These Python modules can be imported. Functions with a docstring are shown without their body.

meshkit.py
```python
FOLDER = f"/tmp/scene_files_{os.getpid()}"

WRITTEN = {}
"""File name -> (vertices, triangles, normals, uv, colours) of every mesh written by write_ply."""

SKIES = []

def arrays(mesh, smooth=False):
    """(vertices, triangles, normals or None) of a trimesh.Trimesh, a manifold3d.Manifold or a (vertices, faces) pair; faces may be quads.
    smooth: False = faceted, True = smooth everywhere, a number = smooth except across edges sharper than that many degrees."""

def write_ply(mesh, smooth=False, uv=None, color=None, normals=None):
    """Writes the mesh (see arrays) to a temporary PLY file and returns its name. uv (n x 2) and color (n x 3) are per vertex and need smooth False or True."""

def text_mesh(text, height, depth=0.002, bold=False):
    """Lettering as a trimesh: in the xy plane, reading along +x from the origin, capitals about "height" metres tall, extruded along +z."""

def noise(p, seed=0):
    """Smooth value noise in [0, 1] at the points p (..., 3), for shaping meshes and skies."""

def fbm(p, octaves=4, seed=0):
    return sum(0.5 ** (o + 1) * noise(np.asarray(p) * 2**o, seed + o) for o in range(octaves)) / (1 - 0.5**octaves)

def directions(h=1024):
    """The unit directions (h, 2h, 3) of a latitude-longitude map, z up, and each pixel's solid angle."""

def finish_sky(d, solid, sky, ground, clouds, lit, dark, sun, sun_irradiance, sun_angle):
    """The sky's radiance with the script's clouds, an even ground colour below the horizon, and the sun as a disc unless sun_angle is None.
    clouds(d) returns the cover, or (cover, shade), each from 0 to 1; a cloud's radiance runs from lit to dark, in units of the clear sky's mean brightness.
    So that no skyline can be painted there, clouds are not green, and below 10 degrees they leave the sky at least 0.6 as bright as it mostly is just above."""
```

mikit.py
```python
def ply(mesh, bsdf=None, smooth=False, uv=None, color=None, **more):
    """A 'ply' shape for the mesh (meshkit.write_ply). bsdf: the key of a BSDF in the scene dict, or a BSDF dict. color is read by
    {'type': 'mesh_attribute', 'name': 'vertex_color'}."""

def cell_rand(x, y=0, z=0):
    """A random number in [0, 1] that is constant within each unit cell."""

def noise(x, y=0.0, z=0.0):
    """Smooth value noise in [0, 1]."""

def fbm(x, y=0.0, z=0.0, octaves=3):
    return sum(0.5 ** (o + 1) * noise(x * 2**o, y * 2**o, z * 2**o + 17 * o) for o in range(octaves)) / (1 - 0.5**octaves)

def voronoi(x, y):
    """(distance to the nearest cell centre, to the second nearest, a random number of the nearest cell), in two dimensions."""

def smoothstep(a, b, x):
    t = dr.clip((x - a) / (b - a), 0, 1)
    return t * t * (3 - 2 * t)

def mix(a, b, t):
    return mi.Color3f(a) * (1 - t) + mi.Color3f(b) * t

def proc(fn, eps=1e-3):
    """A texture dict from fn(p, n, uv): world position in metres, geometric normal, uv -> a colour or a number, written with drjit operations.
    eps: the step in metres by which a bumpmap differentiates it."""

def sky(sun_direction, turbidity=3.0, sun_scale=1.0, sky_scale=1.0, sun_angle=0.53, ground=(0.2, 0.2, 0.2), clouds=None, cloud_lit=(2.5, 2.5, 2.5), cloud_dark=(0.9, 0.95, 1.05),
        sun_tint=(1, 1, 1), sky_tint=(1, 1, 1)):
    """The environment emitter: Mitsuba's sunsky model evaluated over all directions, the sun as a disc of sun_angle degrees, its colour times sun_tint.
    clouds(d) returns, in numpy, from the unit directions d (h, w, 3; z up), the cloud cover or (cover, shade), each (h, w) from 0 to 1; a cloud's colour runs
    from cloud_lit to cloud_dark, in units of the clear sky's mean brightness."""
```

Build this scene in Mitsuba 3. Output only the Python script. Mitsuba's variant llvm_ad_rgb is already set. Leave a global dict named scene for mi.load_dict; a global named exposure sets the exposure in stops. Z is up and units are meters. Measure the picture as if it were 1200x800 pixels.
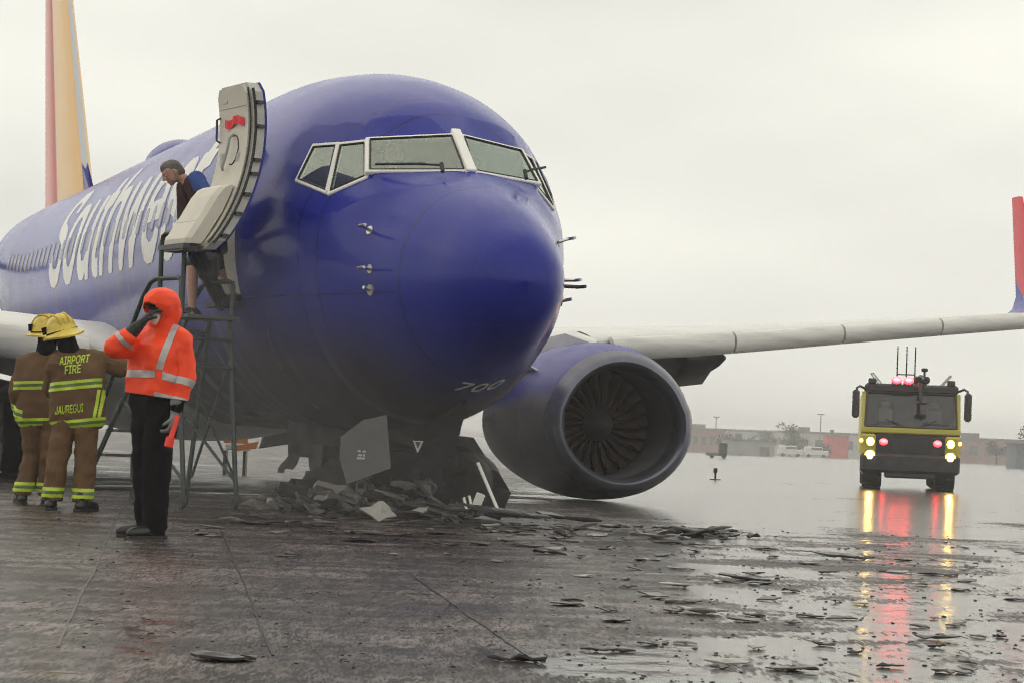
import math, random, numpy as np, trimesh, mitsuba as mi, mikit, meshkit, drjit as dr
import manifold3d as m3
from scipy.interpolate import PchipInterpolator as PI
from shapely.geometry import Polygon, Point
from mikit import proc, noise, fbm, voronoi, cell_rand, smoothstep, mix, ply
T = mi.ScalarTransform4f
rng = np.random.default_rng(7)
scene, labels = {}, {}

# ---------------------------------------------------------------- camera, sky, exposure
CAM = np.array([0, 0, 0.882])
tilt, roll = math.atan(107.16 * math.cos(math.radians(2.2471)) / 2941.2), math.radians(2.2471)
fwd = np.array([0, math.cos(tilt), math.sin(tilt)])
upv = np.array([0, -math.sin(tilt), math.cos(tilt)]) * math.cos(roll) + np.array([-1, 0, 0]) * math.sin(roll)
HAZE = 0.0010
scene['haze_air'] = {'type': 'homogeneous', 'albedo': {'type': 'rgb', 'value': [0.955, 0.955, 0.955]}, 'sigma_t': HAZE}
scene['camera'] = {'type': 'perspective', 'fov': 2 * math.degrees(math.atan(600 / 2941.2)), 'fov_axis': 'x', 'near_clip': 0.5, 'far_clip': 9000.0,
                   'to_world': T().look_at(origin=CAM.tolist(), target=(CAM + fwd).tolist(), up=upv.tolist()),
                   'medium': {'type': 'ref', 'id': 'haze_air'}}
def overcast(d):
    n = meshkit.fbm(np.stack([d[..., 0] * 5, d[..., 1] * 5, d[..., 2] * 13], -1), 4, 3)
    return np.ones(d.shape[:2]), np.clip(0.22 + (n - 0.5) * 1.5, 0, 1)
scene['sky'] = mikit.sky((-0.42, 0.35, 0.83), turbidity=5, sun_scale=0.1, sun_angle=80, sky_scale=1.0, ground=(0.12, 0.115, 0.11),
                         clouds=overcast, cloud_lit=(2.58, 2.55, 2.30), cloud_dark=(1.74, 1.73, 1.60), sun_tint=(1, .98, .93))
exposure = 1.78

# ---------------------------------------------------------------- helpers
def tag(key, label=None, cat=None, group=None, kind=None):
    d = {}
    if label: d['label'] = label
    if cat: d['category'] = cat
    if group: d['group'] = group
    if kind: d['kind'] = kind
    labels[key] = d
_used = {}
def numbered(key):
    n = _used.get(key, -1) + 1; _used[key] = n
    return key if n == 0 else f'{key}_{n:03d}'
def thing(name, label, cat, group=None):
    k = numbered(name); tag(k, label, cat, group); return k
def put(name, mesh, mat, parent=None, smooth=False, label=None, kind=None, **kw):
    k = numbered(parent + '__' + name if parent else name)
    scene[k] = ply(mesh, mat, smooth, **kw)
    if label or kind: tag(k, label, kind=kind)
    return k
def rgb(*c): return {'type': 'rgb', 'value': list(c) if len(c) == 3 else [c[0]] * 3}
def mat(name, base, rough=0.5, metal=0.0, spec=0.5, bump=None, **kw):
    if callable(base): base = proc(base)
    elif not isinstance(base, dict): base = rgb(*base)
    if callable(rough): rough = proc(rough)
    d = {'type': 'principled', 'base_color': base, 'roughness': rough, 'metallic': metal, 'specular': spec, **kw}
    if bump: d = {'type': 'bumpmap', 'arbitrary': proc(bump[0], bump[2] if len(bump) > 2 else 2e-3), 'scale': bump[1], 'bsdf': d}
    scene[name] = {'type': 'twosided', 'bsdf': d}
    return name
def M_(*ms):
    ms = [trimesh.Trimesh(*ms_, process=False) if isinstance(ms_, tuple) else ms_ for ms_ in ms]
    return trimesh.util.concatenate(ms)
def quads(v, f): 
    f = np.asarray(f); return trimesh.Trimesh(np.asarray(v, float), np.vstack([f[:, [0, 1, 2]], f[:, [0, 2, 3]]]), process=False)
def rot(axis, deg, c=(0, 0, 0)): return trimesh.transformations.rotation_matrix(math.radians(deg), axis, c)
def box(c, s, R=None, bev=0.0):
    m = trimesh.creation.box(s) if not bev else rbox(s, bev)
    if R is not None: m.apply_transform(R)
    m.apply_translation(c); return m
def rbox(s, b):
    """box with chamfered edges"""
    s = np.asarray(s, float) / 2; b = min(b, s.min() * .9); p = []
    for sx in (-1, 1):
        for sy in (-1, 1):
            for sz in (-1, 1):
                g = np.array([sx, sy, sz])
                for k in range(3):
                    o = s - b; o[k] = s[k]; p.append(g * o)
    return trimesh.Trimesh(np.array(p), process=False).convex_hull
def tube(pts, r, n=8, cap=True, closed=False):
    p = np.asarray(pts, float); r = np.broadcast_to(np.asarray(r, float), (len(p),))
    t = np.gradient(p, axis=0); t /= np.linalg.norm(t, axis=1, keepdims=True) + 1e-12
    a = np.cross(t[0], [0, 0, 1.]) 
    if np.linalg.norm(a) < .1: a = np.cross(t[0], [1., 0, 0])
    A = []
    for ti in t:
        a = a - ti * (a @ ti); a /= np.linalg.norm(a) + 1e-12; A.append(a)
    A = np.array(A); B = np.cross(t, A); an = np.arange(n) * 2 * np.pi / n
    v = (p[:, None] + r[:, None, None] * (np.cos(an)[None, :, None] * A[:, None] + np.sin(an)[None, :, None] * B[:, None])).reshape(-1, 3)
    i, j = np.meshgrid(np.arange(len(p) - 1), np.arange(n), indexing='ij')
    q = np.stack([i * n + j, i * n + (j + 1) % n, (i + 1) * n + (j + 1) % n, (i + 1) * n + j], -1).reshape(-1, 4)
    f = np.vstack([q[:, [0, 1, 2]], q[:, [0, 2, 3]]])
    if cap:
        v = np.vstack([v, p[:1], p[-1:]]); L = len(p) * n
        j = np.arange(n); f = np.vstack([f, np.stack([(j + 1) % n, j, np.full(n, L)], 1), np.stack([L - n + j, L - n + (j + 1) % n, np.full(n, L + 1)], 1)])
    return trimesh.Trimesh(v, f, process=False)
def bar(a, b, r, n=6): return tube([a, b], r, n)
def loft(secs, cap=True, closed=True):
    S = np.asarray(secs, float); k, n = S.shape[:2]; nn = n if closed else n - 1
    i, j = np.meshgrid(np.arange(k - 1), np.arange(nn), indexing='ij')
    q = np.stack([i * n + j, i * n + (j + 1) % n, (i + 1) * n + (j + 1) % n, (i + 1) * n + j], -1).reshape(-1, 4)
    m = quads(S.reshape(-1, 3), q)
    if cap:
        v, f = [m.vertices], [m.faces]; o = len(m.vertices)
        for e in (0, k - 1):
            c = S[e].mean(0); v.append(np.vstack([S[e], c])); jj = np.arange(nn)
            f.append(np.stack([o + jj, o + (jj + 1) % n, np.full(nn, o + n)], 1)[:, ::(1 if e == 0 else -1)]); o += n + 1
        m = trimesh.Trimesh(np.vstack(v), np.vstack(f), process=False)
    return m
def prism(poly, depth):
    m = trimesh.creation.extrude_polygon(poly if isinstance(poly, Polygon) else Polygon(poly), depth, engine='earcut'); return m
def shell(verts, uvn, t):
    pass
def from_m(m):
    a = m.to_mesh(); return trimesh.Trimesh(np.array(a.vert_properties[:, :3]), np.array(a.tri_verts), process=False)
def sph(c, r, seg=14):
    r = np.broadcast_to(np.asarray(r, float), (3,))
    return m3.Manifold.sphere(1.0, seg).scale(r.tolist()).translate(list(map(float, c)))
def body(chains, blobs=(), edge=0.03, it=12, seg=14, hulls=(), cut=()):
    """one continuous surface: hulls of the spheres at both ends of every bone, joined and smoothed"""
    parts = [m3.Manifold.batch_hull([sph(c, r, seg) for c, r in h]) for h in hulls]
    for ch in chains:
        for (a, ra), (b, rb) in zip(ch[:-1], ch[1:]):
            parts.append(m3.Manifold.batch_hull([sph(a, ra, seg), sph(b, rb, seg)]))
    for c, r in blobs: parts.append(sph(c, r, seg))
    m = m3.Manifold.batch_boolean(parts, m3.OpType.Add)
    for c, r in cut: m = m - sph(c, r, seg)
    m = m.refine_to_length(edge)
    tm = from_m(m); tm.merge_vertices()
    trimesh.smoothing.filter_taubin(tm, lamb=0.5, nu=0.52, iterations=it)
    return tm
def vnorm(m):
    n = np.zeros_like(m.vertices); f = m.faces; c = np.cross(m.vertices[f[:, 1]] - m.vertices[f[:, 0]], m.vertices[f[:, 2]] - m.vertices[f[:, 0]])
    for k in range(3): np.add.at(n, f[:, k], c)
    return n / (np.linalg.norm(n, axis=1, keepdims=True) + 1e-12)
def puff(m, amp, freq, seed=0, axis=None):
    """cloth folds: displace along the normal by noise"""
    p = m.vertices * freq if axis is None else m.vertices * np.asarray(axis)
    m.vertices = m.vertices + vnorm(m) * ((meshkit.fbm(p, 3, seed) - .5) * 2 * amp)[:, None]; return m
def band(m, planes, off=0.005):
    """the piece of a cloth surface between cutting planes [(point, normal)], lifted off it: sewn-on tape"""
    n = vnorm(m); b = trimesh.Trimesh(m.vertices + n * off, m.faces, process=False)
    for o, nn in planes:
        b = trimesh.intersections.slice_mesh_plane(b, np.asarray(nn, float), np.asarray(o, float), cap=False)
    return b
# ---------------------------------------------------------------- the apron
def gz(y):
    y = np.asarray(y, float)
    return -0.0077 * np.clip(y - 37, 0, 33) - 0.0030 * np.clip(y - 70, 0, 700)
def wet_mask(p):
    x, y = p.x, p.y
    big = fbm(x * .30 + 3.1, y * .22 + 1.7, 0., 3)
    mid = fbm(x * 1.15 + 9.7, y * .80 + 4.2, 2., 5)
    fine = fbm(x * 9., y * 6., 5., 3)
    spk = noise(x * 52. - y * 4., y * 8., 3.) * .55 + noise(x * 120. + y * 9., y * 14., 8.) * .45
    lin = fbm(x * 1.1 + 2.2, y * 3.4, 6., 3)
    side = smoothstep(-1.0, 2.0, x - 0.02 * (y - 16.)) * .185 + smoothstep(22., 40., y) * smoothstep(-.02, .07, x / y + .0004 * dr.maximum(y - 45., 0.)) * .17
    v = big * .30 + mid * .56 + fine * .14 + side + (spk - .5) * .22 + (lin - .5) * .22
    return smoothstep(.615, .675, v)
def damp_col(p, n, uv):
    x, y = p.x, p.y
    a = fbm(x * 2.1, y * 1.2, 1., 4); b = fbm(x * 17., y * 9., 3., 3); g = noise(x * 60., y * 40., 7.)
    st = smoothstep(.6, .74, fbm(x * .9 + 40., y * .5, 9., 3))
    c = mix((.020, .0145, .0145), (.056, .0435, .041), smoothstep(.32, .70, a * .65 + b * .35))
    c = mix(c, (.022, .017, .018), st * .6)
    spk = noise(x * 140. + y * 7., y * 16., 3.) * .45 + noise(x * 61. - y * 5., y * 9., 8.) * .3 + noise(x * 23., y * 5., 4.) * .25; lin = fbm(x * 1.1 + 2.2, y * 3.4, 6., 3)
    c = c * (.55 + 1.1 * smoothstep(.33, .68, spk)) * (.6 + .8 * smoothstep(.34, .66, lin))
    return c * (.82 + .36 * g)
def damp_rough(p, n, uv): return .24 + .26 * fbm(p.x * 3.3, p.y * 2.2, 4., 3)
def damp_spec(p, n, uv):
    x, y = p.x, p.y
    spk = noise(x * 140. + y * 7., y * 16., 3.) * .45 + noise(x * 61. - y * 5., y * 9., 8.) * .3 + noise(x * 23., y * 5., 4.) * .25
    return .25 + .75 * smoothstep(.36, .66, spk) * (.4 + .6 * smoothstep(.36, .62, fbm(x * 1.1 + 2.2, y * 3.4, 6., 3)))
def damp_bump(p, n, uv):
    return fbm(p.x * 42., p.y * 42., 0., 3) * .6 + fbm(p.x * 9., p.y * 6., 2., 3) * 1.6
def pud_bump(p, n, uv): return 2.2 * fbm(p.x * 1.3, p.y * .9, 0., 2) + fbm(p.x * 5., p.y * 5., 0., 2) + .25 * noise(p.x * 30., p.y * 22., 3.)
for nm_, sp_ in (('apron_dull', .06), ('apron_sheen', .46)):
    scene[nm_] = {'type': 'principled', 'base_color': proc(damp_col), 'roughness': proc(damp_rough), 'specular': sp_}
scene['apron_damp'] = {'type': 'bumpmap', 'arbitrary': proc(damp_bump, 4e-3), 'scale': 0.006,
    'bsdf': {'type': 'blendbsdf', 'weight': proc(damp_spec), 'b0': {'type': 'ref', 'id': 'apron_dull'}, 'b1': {'type': 'ref', 'id': 'apron_sheen'}}}
scene['apron_wet'] = {'type': 'bumpmap', 'arbitrary': proc(pud_bump, 6e-3), 'scale': 0.0042,
    'bsdf': {'type': 'principled', 'base_color': rgb(.05, .045, .042), 'roughness': .15, 'specular': .5}}
scene['apron_mat'] = {'type': 'twosided', 'bsdf': {'type': 'blendbsdf', 'weight': proc(lambda p, n, uv: wet_mask(p)),
    'b0': {'type': 'ref', 'id': 'apron_damp'}, 'b1': {'type': 'ref', 'id': 'apron_wet'}}}
ys = np.r_[-300, -50, np.arange(0, 80, 2.), np.arange(80, 1500, 40.)]
xs = np.r_[-1200, -300, np.linspace(-60, 60, 31), 300, 1200]
gx, gy = np.meshgrid(xs, ys, indexing='ij'); gv = np.stack([gx, gy, gz(gy)], -1).reshape(-1, 3)
i, j = np.meshgrid(np.arange(len(xs) - 1), np.arange(len(ys) - 1), indexing='ij'); n_ = len(ys)
put('apron', quads(gv, np.stack([i * n_ + j, (i + 1) * n_ + j, (i + 1) * n_ + j + 1, i * n_ + j + 1], -1).reshape(-1, 4)), 'apron_mat', smooth=True)
tag('apron', 'wet dark apron with puddles that mirror the pale sky', kind='structure')
mat('sealant', lambda p, n, uv: mix((.012, .010, .010), (.022, .019, .018), fbm(p.x * 6, p.y * 6, 0., 3)), .28)
def crack(a, b, w, seed):
    """a ragged sealed joint between two slabs"""
    r = np.random.default_rng(seed); k = 60; t = np.linspace(0, 1, k)[:, None]
    a, b = np.array(a, float), np.array(b, float); c = a + (b - a) * t; d = (b - a) / np.linalg.norm(b - a); s = np.array([-d[1], d[0]])
    wob = (np.convolve(r.normal(0, 1, k + 6), np.ones(7) / 7, 'valid') * .012)[:, None]
    l = c + s * (wob + w * (.6 + .8 * r.random((k, 1)))); q = c + s * (wob - w * (.6 + .8 * r.random((k, 1))))
    v = np.vstack([np.c_[l, np.full(k, .004)], np.c_[q, np.full(k, .004)]]); ii = np.arange(k - 1)
    return quads(v, np.stack([ii, ii + 1, ii + 1 + k, ii + k], 1))
for n2, (a, b) in enumerate([((-1.68, 9.6), (-3.6, 23.5)), ((-.86, 9.6), (-2.45, 21.5)), ((.16, 9.6), (-.55, 15.2))]):
    put('joint', crack(a, b, .006, 30 + n2), 'sealant', 'apron')
# ---------------------------------------------------------------- the airliner, in its own frame: x aft of the nose tip, y to port, z up from the cabin's centre line
yaw, pit, rol = 0.3202, 0.0054, 0.002
aft = np.array([-math.sin(yaw) * math.cos(pit), math.cos(yaw) * math.cos(pit), math.sin(pit)]); prt = np.array([math.cos(yaw), math.sin(yaw), 0.])
upp = np.cross(prt, aft); PM = np.stack([aft, prt * math.cos(rol) + upp * math.sin(rol), upp * math.cos(rol) - prt * math.sin(rol)], 1)
PN = np.array([0.1169, 22.6355, 2.909])
def w_(q): return PN + np.atleast_2d(q) @ PM.T
def pm(m):
    """a mesh of the plane's frame (left-handed) in the world"""
    return trimesh.Trimesh(w_(m.vertices), m.faces[:, ::-1], process=False)
def pq(p):
    d = [p.x - float(PN[0]), p.y - float(PN[1]), p.z - float(PN[2])]
    return [d[0] * float(PM[0, k]) + d[1] * float(PM[1, k]) + d[2] * float(PM[2, k]) for k in range(3)]
P_ = thing('airliner', 'blue twin engine airliner collapsed on its nose with its front service door open', 'airplane')
def pp(name, mesh, m, smooth=35, parent=None, label=None, kind=None): return put(name, pm(mesh), m, parent or P_, smooth, label, kind)
TOP = PI([0, .15, .5, 1, 1.5, 1.85, 2.4, 3, 4, 5, 6.2, 22, 28, 32], [-.65, -.325, -.075, .164, .345, .487, .904, 1.296, 1.64, 1.81, 1.89, 1.88, 1.82, 1.6])
BOT = PI([0, .15, .5, 1, 2, 3, 4.5, 6, 20, 25, 32.2], [-.65, -.98, -1.219, -1.446, -1.730, -1.985, -2.108, -2.13, -2.13, -1.35, 1.1])
HW = PI([0, .15, .5, 1, 1.5, 2, 3, 4, 5, 6, 7, 21, 26, 29, 32.2], [0, .313, .53, .689, .877, 1.038, 1.396, 1.67, 1.79, 1.85, 1.88, 1.88, 1.76, 1.25, .2])
def sec(x, th):
    x, th = np.broadcast_arrays(np.asarray(x, float), np.asarray(th, float)); t, b, w = TOP(x), BOT(x), HW(x); zc = b + (t - b) * .53; s = np.sin(th)
    return np.stack([x, w * np.cos(th), np.where(s > 0, zc + (t - zc) * s, zc + (zc - b) * s)], -1)
def secn(x, th):
    e = 1e-3; du = sec(x + e, th) - sec(x - e, th); dv = sec(x, th + e) - sec(x, th - e); n = np.cross(du, dv)
    n /= np.linalg.norm(n, axis=-1, keepdims=True); p = sec(x, th); out = p - np.array([0, 0, 0.]) ; out = np.stack([0 * p[..., 0], p[..., 1], p[..., 2] + .1], -1)
    return n * np.sign((n * out).sum(-1, keepdims=True))
def th_at(x, y, z):
    """the angle round the section at x of the point (y, z)"""
    t, b, w = TOP(x), BOT(x), HW(x); zc = b + (t - b) * .53
    return math.atan2((z - zc) / ((t - zc) if z > zc else (zc - b)), y / w)
def fus_paint(p, n, uv):
    x, y, z = pq(p)
    c = mix((.005, .011, .190), (.009, .018, .270), fbm(x * .8, y * .8, z * .8, 3))
    grime_shade = smoothstep(-.55, -1.55, z + .35 * (fbm(x * .9, y * .9, z * .7, 3) - .5)) * smoothstep(.9, 2.6, x)  # belly dirt, deepened so the underside shade sits in the colour too
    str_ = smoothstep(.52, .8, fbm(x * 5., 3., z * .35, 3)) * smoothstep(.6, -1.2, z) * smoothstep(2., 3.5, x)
    c = mix(c, (.017, .013, .019), dr.minimum(grime_shade * .95, 1))
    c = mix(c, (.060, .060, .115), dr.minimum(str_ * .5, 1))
    seam = lambda a: smoothstep(.016, .007, dr.abs(x - a))
    s = seam(1.36) + seam(2.72) + seam(3.05) + seam(4.42) + seam(5.9) + seam(7.4) + seam(9.) + seam(11.)
    ln = smoothstep(.012, .005, dr.abs(z + .75)) * smoothstep(1.36, 1.38, x) + smoothstep(.006, .002, dr.abs(z - .02)) * smoothstep(2.7, 2.72, x)
    fr = lambda a, k: dr.abs(a * k - dr.floor(a * k + .5)) / k
    rv = smoothstep(.011, .005, fr(z + .1, 2.1)) * smoothstep(.016, .007, fr(x, 15.)) + smoothstep(.012, .005, fr(x + .24, 1.97)) * smoothstep(.016, .007, fr(z, 15.))
    c = mix(c, c * 1.9, dr.minimum(rv, 1) * .30)
    return mix(c, c * .35, dr.minimum(s + ln, 1) * .7)
def fus_rough(p, n, uv):
    x, y, z = pq(p)
    return .13 + .12 * fbm(x * 2.2, y * 2.2, z * 1.1, 3) + .25 * smoothstep(-1., -1.9, z)
def fus_bump(p, n, uv):
    x, y, z = pq(p); return fbm(x * 1.1, y * 1.1, z * 1.1, 2) + .25 * noise(x * 2.4, 1., z * .7)
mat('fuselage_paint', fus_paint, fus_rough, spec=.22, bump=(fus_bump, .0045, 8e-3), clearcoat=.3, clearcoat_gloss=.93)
mat('frame_white', lambda p, n, uv: mix((.80, .79, .75), (.66, .65, .61), fbm(p.x * 9, p.y * 9, p.z * 9, 3)), .38)
mat('rubber', (.012, .012, .013), .5)
mat('black_metal', (.03, .03, .032), .4, spec=.5)
mat('dark_interior', (.02, .02, .022), .8)
scene['window_glass'] = {'type': 'thindielectric', 'int_ior': 1.95, 'specular_reflectance': rgb(.88, 1, .92), 'specular_transmittance': rgb(.75, .9, .8)}
# cockpit panes (plane frame, port side; mirrored for starboard)
PANES = [[(2.345, .055, .87), (2.72, .80, .835), (2.40, .87, .475), (1.895, .05, .51)],
         [(2.75, .855, .805), (3.03, 1.04, .80), (2.75, 1.19, .30), (2.44, .93, .45)],
         [(3.08, 1.075, .795), (3.41, 1.225, .80), (3.355, 1.385, .455), (2.83, 1.226, .316)]]
def skin(q, off=0.):
    """points brought onto the skin at their own x and angle, lifted by off"""
    q = np.asarray(q, float); th = np.array([th_at(*p) for p in q]); return sec(q[:, 0], th) + secn(q[:, 0], th) * off
def outline(pts, k=10):
    p = np.asarray(pts, float); return np.vstack([p[i] + (p[(i + 1) % len(p)] - p[i]) * np.linspace(0, 1, k, endpoint=False)[:, None] for i in range(len(p))])
def uvp(pts): return Polygon([(q[0], th_at(*q)) for q in outline(pts)]).buffer(.008)
mir = lambda pts: [(x, -y, z) for x, y, z in pts]
holes = [uvp(q) for q in PANES] + [uvp(mir(q)) for q in PANES]
D_X, D_TH = (4.52, 5.28), (math.pi - math.asin(.90 / 1.85), math.pi + math.asin(.70 / 1.9))
holes.append(Polygon([(D_X[0], D_TH[0]), (D_X[1], D_TH[0]), (D_X[1], D_TH[1]), (D_X[0], D_TH[1])]))
xsf = np.unique(np.r_[0.0003, .003, .02, .05, .1, .16, .25, np.arange(.36, 1.8, .12), np.arange(1.8, 3.5, .024), np.arange(3.5, 4.5, .1), D_X[0], np.linspace(D_X[0], D_X[1], 9), np.arange(5.4, 8, .2), np.arange(8, 32.1, .5)].round(4))
ths = np.unique(np.r_[np.linspace(-math.pi / 2, math.pi * 1.5, 181)[:-1], D_TH[0], D_TH[1], np.linspace(.2, 1.65, 110), math.pi - np.linspace(.2, 1.65, 110)].round(5))
nt = len(ths); V = sec(xsf[:, None], ths[None]).reshape(-1, 3)
i, j = np.meshgrid(np.arange(len(xsf) - 1), np.arange(nt), indexing='ij')
thc = np.where(j == nt - 1, 1.5 * math.pi, (ths[j] + ths[(j + 1) % nt]) / 2); xc = (xsf[i] + xsf[i + 1]) / 2
import shapely
keep = np.ones(i.shape, bool)
for h_ in holes:
    for sh_ in (0, 2 * math.pi, -2 * math.pi): keep &= ~shapely.contains_xy(h_, xc, thc + sh_)
q = np.stack([i * nt + j, i * nt + (j + 1) % nt, (i + 1) * nt + (j + 1) % nt, (i + 1) * nt + j], -1)[keep]
A3 = lambda *v: np.array(v, float)
PLANES = []
for sgn in (1, -1):
    for q4 in PANES:
        Q = np.array(q4) * [1, sgn, 1]; c = Q.mean(0); nr = np.linalg.svd(Q - c)[2][2]; nr *= np.sign(nr @ np.array([-1, sgn * .5, .5])); PLANES.append((Q - ((Q - c) @ nr)[:, None] * nr - nr * (0 if q4 is PANES[0] else .035), nr))
# the skin is flat round each pane
near = (V[:, 0] > 1.5) & (V[:, 0] < 3.8) & (V[:, 2] > 0); Vn = V[near]; num = np.zeros_like(Vn); den = np.zeros(len(Vn)) + 1e-6; wmax = np.zeros(len(Vn))
for Q, nr in PLANES:
    c = Q.mean(0); e1 = (Q[1] - Q[0]) / np.linalg.norm(Q[1] - Q[0]); e2 = np.cross(nr, e1); po = Polygon(np.stack([(Q - c) @ e1, (Q - c) @ e2], 1))
    d = Vn - c; h = d @ nr; dist = shapely.distance(po, shapely.points(d @ e1, d @ e2)); w = np.clip(np.where(h > -.012, (.34 - dist) / .29, (.06 - dist) / .05), 0, 1); w = w * w * (3 - 2 * w) * (np.abs(h) < .25)
    k = w / (dist + .01); num += (-(h + .012))[:, None] * nr * k[:, None]; den += k; wmax = np.maximum(wmax, w)
V[near] = Vn + num / den[:, None] * wmax[:, None]
V0 = V.reshape(len(xsf), nt, 3); wg = np.zeros(len(V)); wg[near] = np.clip(wmax * 8, 0, 1)
ins = np.zeros(len(V), bool); tg = np.tile(ths, len(xsf))
for h_ in holes[:6]:
    for sh_ in (0, 2 * math.pi, -2 * math.pi): ins |= shapely.contains_xy(h_.buffer(-.012), np.repeat(xsf, nt), tg + sh_)
wg[ins] = 0; wg = wg.reshape(len(xsf), nt, 1) * .5
for _ in range(140):
    L_ = (np.roll(V0, 1, 0) + np.roll(V0, -1, 0) + np.roll(V0, 1, 1) + np.roll(V0, -1, 1)) / 4; V0 = V0 + (L_ - V0) * wg
V = V0.reshape(-1, 3)
mm = quads(V, q); mm.remove_unreferenced_vertices()
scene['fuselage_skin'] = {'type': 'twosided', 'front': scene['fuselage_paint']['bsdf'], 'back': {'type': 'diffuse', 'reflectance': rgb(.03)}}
fm = pm(mm)
if (fm.face_normals * (fm.triangles_center - w_((14, 0, 0)))).sum(1).mean() < 0: fm.invert()
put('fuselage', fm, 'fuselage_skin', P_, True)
# frames and panes: flat glass on straight mullions
def strip(a, b, w0, th0, nr):
    """a chamfered frame bar from a to b, its flat side along nr"""
    d = (b - a) / np.linalg.norm(b - a); nr = nr - d * (nr @ d); nr /= np.linalg.norm(nr)
    R = np.eye(4); R[:3, 0], R[:3, 1], R[:3, 2], R[:3, 3] = d, np.cross(nr, d), nr, (a + b) / 2
    m = rbox((np.linalg.norm(b - a) + w0 * .8, w0, th0), .010); m.apply_transform(R); return m
for Q, nr in PLANES:
    c = Q.mean(0); E = c + (Q - c) * (1 + .028 / np.linalg.norm(Q - c, axis=1).mean())
    big = Q[:, 0].min() < 2.2; wd = (.046, .052, .046, .052)
    wn = pp('cockpit_window', trimesh.util.concatenate([strip(E[a] - nr * .012, E[(a + 1) % 4] - nr * .012, wd[a] * .9, .05, nr) for a in range(4)]), 'frame_white', False)
    put('pane', pm(quads(E + nr * .004, [[0, 1, 2, 3]])), 'window_glass', wn)
    I = c + (Q - c) * .985
    put('gasket', pm(trimesh.util.concatenate([strip(I[a] + nr * .006, I[(a + 1) % 4] + nr * .006, .016, .03, nr) for a in range(4)])), 'rubber', wn)
pp('mullion', M_(strip(A3(2.40, 0, .915), A3(1.85, 0, .50), .10, .07, A3(-.6, 0, .75))), 'frame_white', False)
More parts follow.
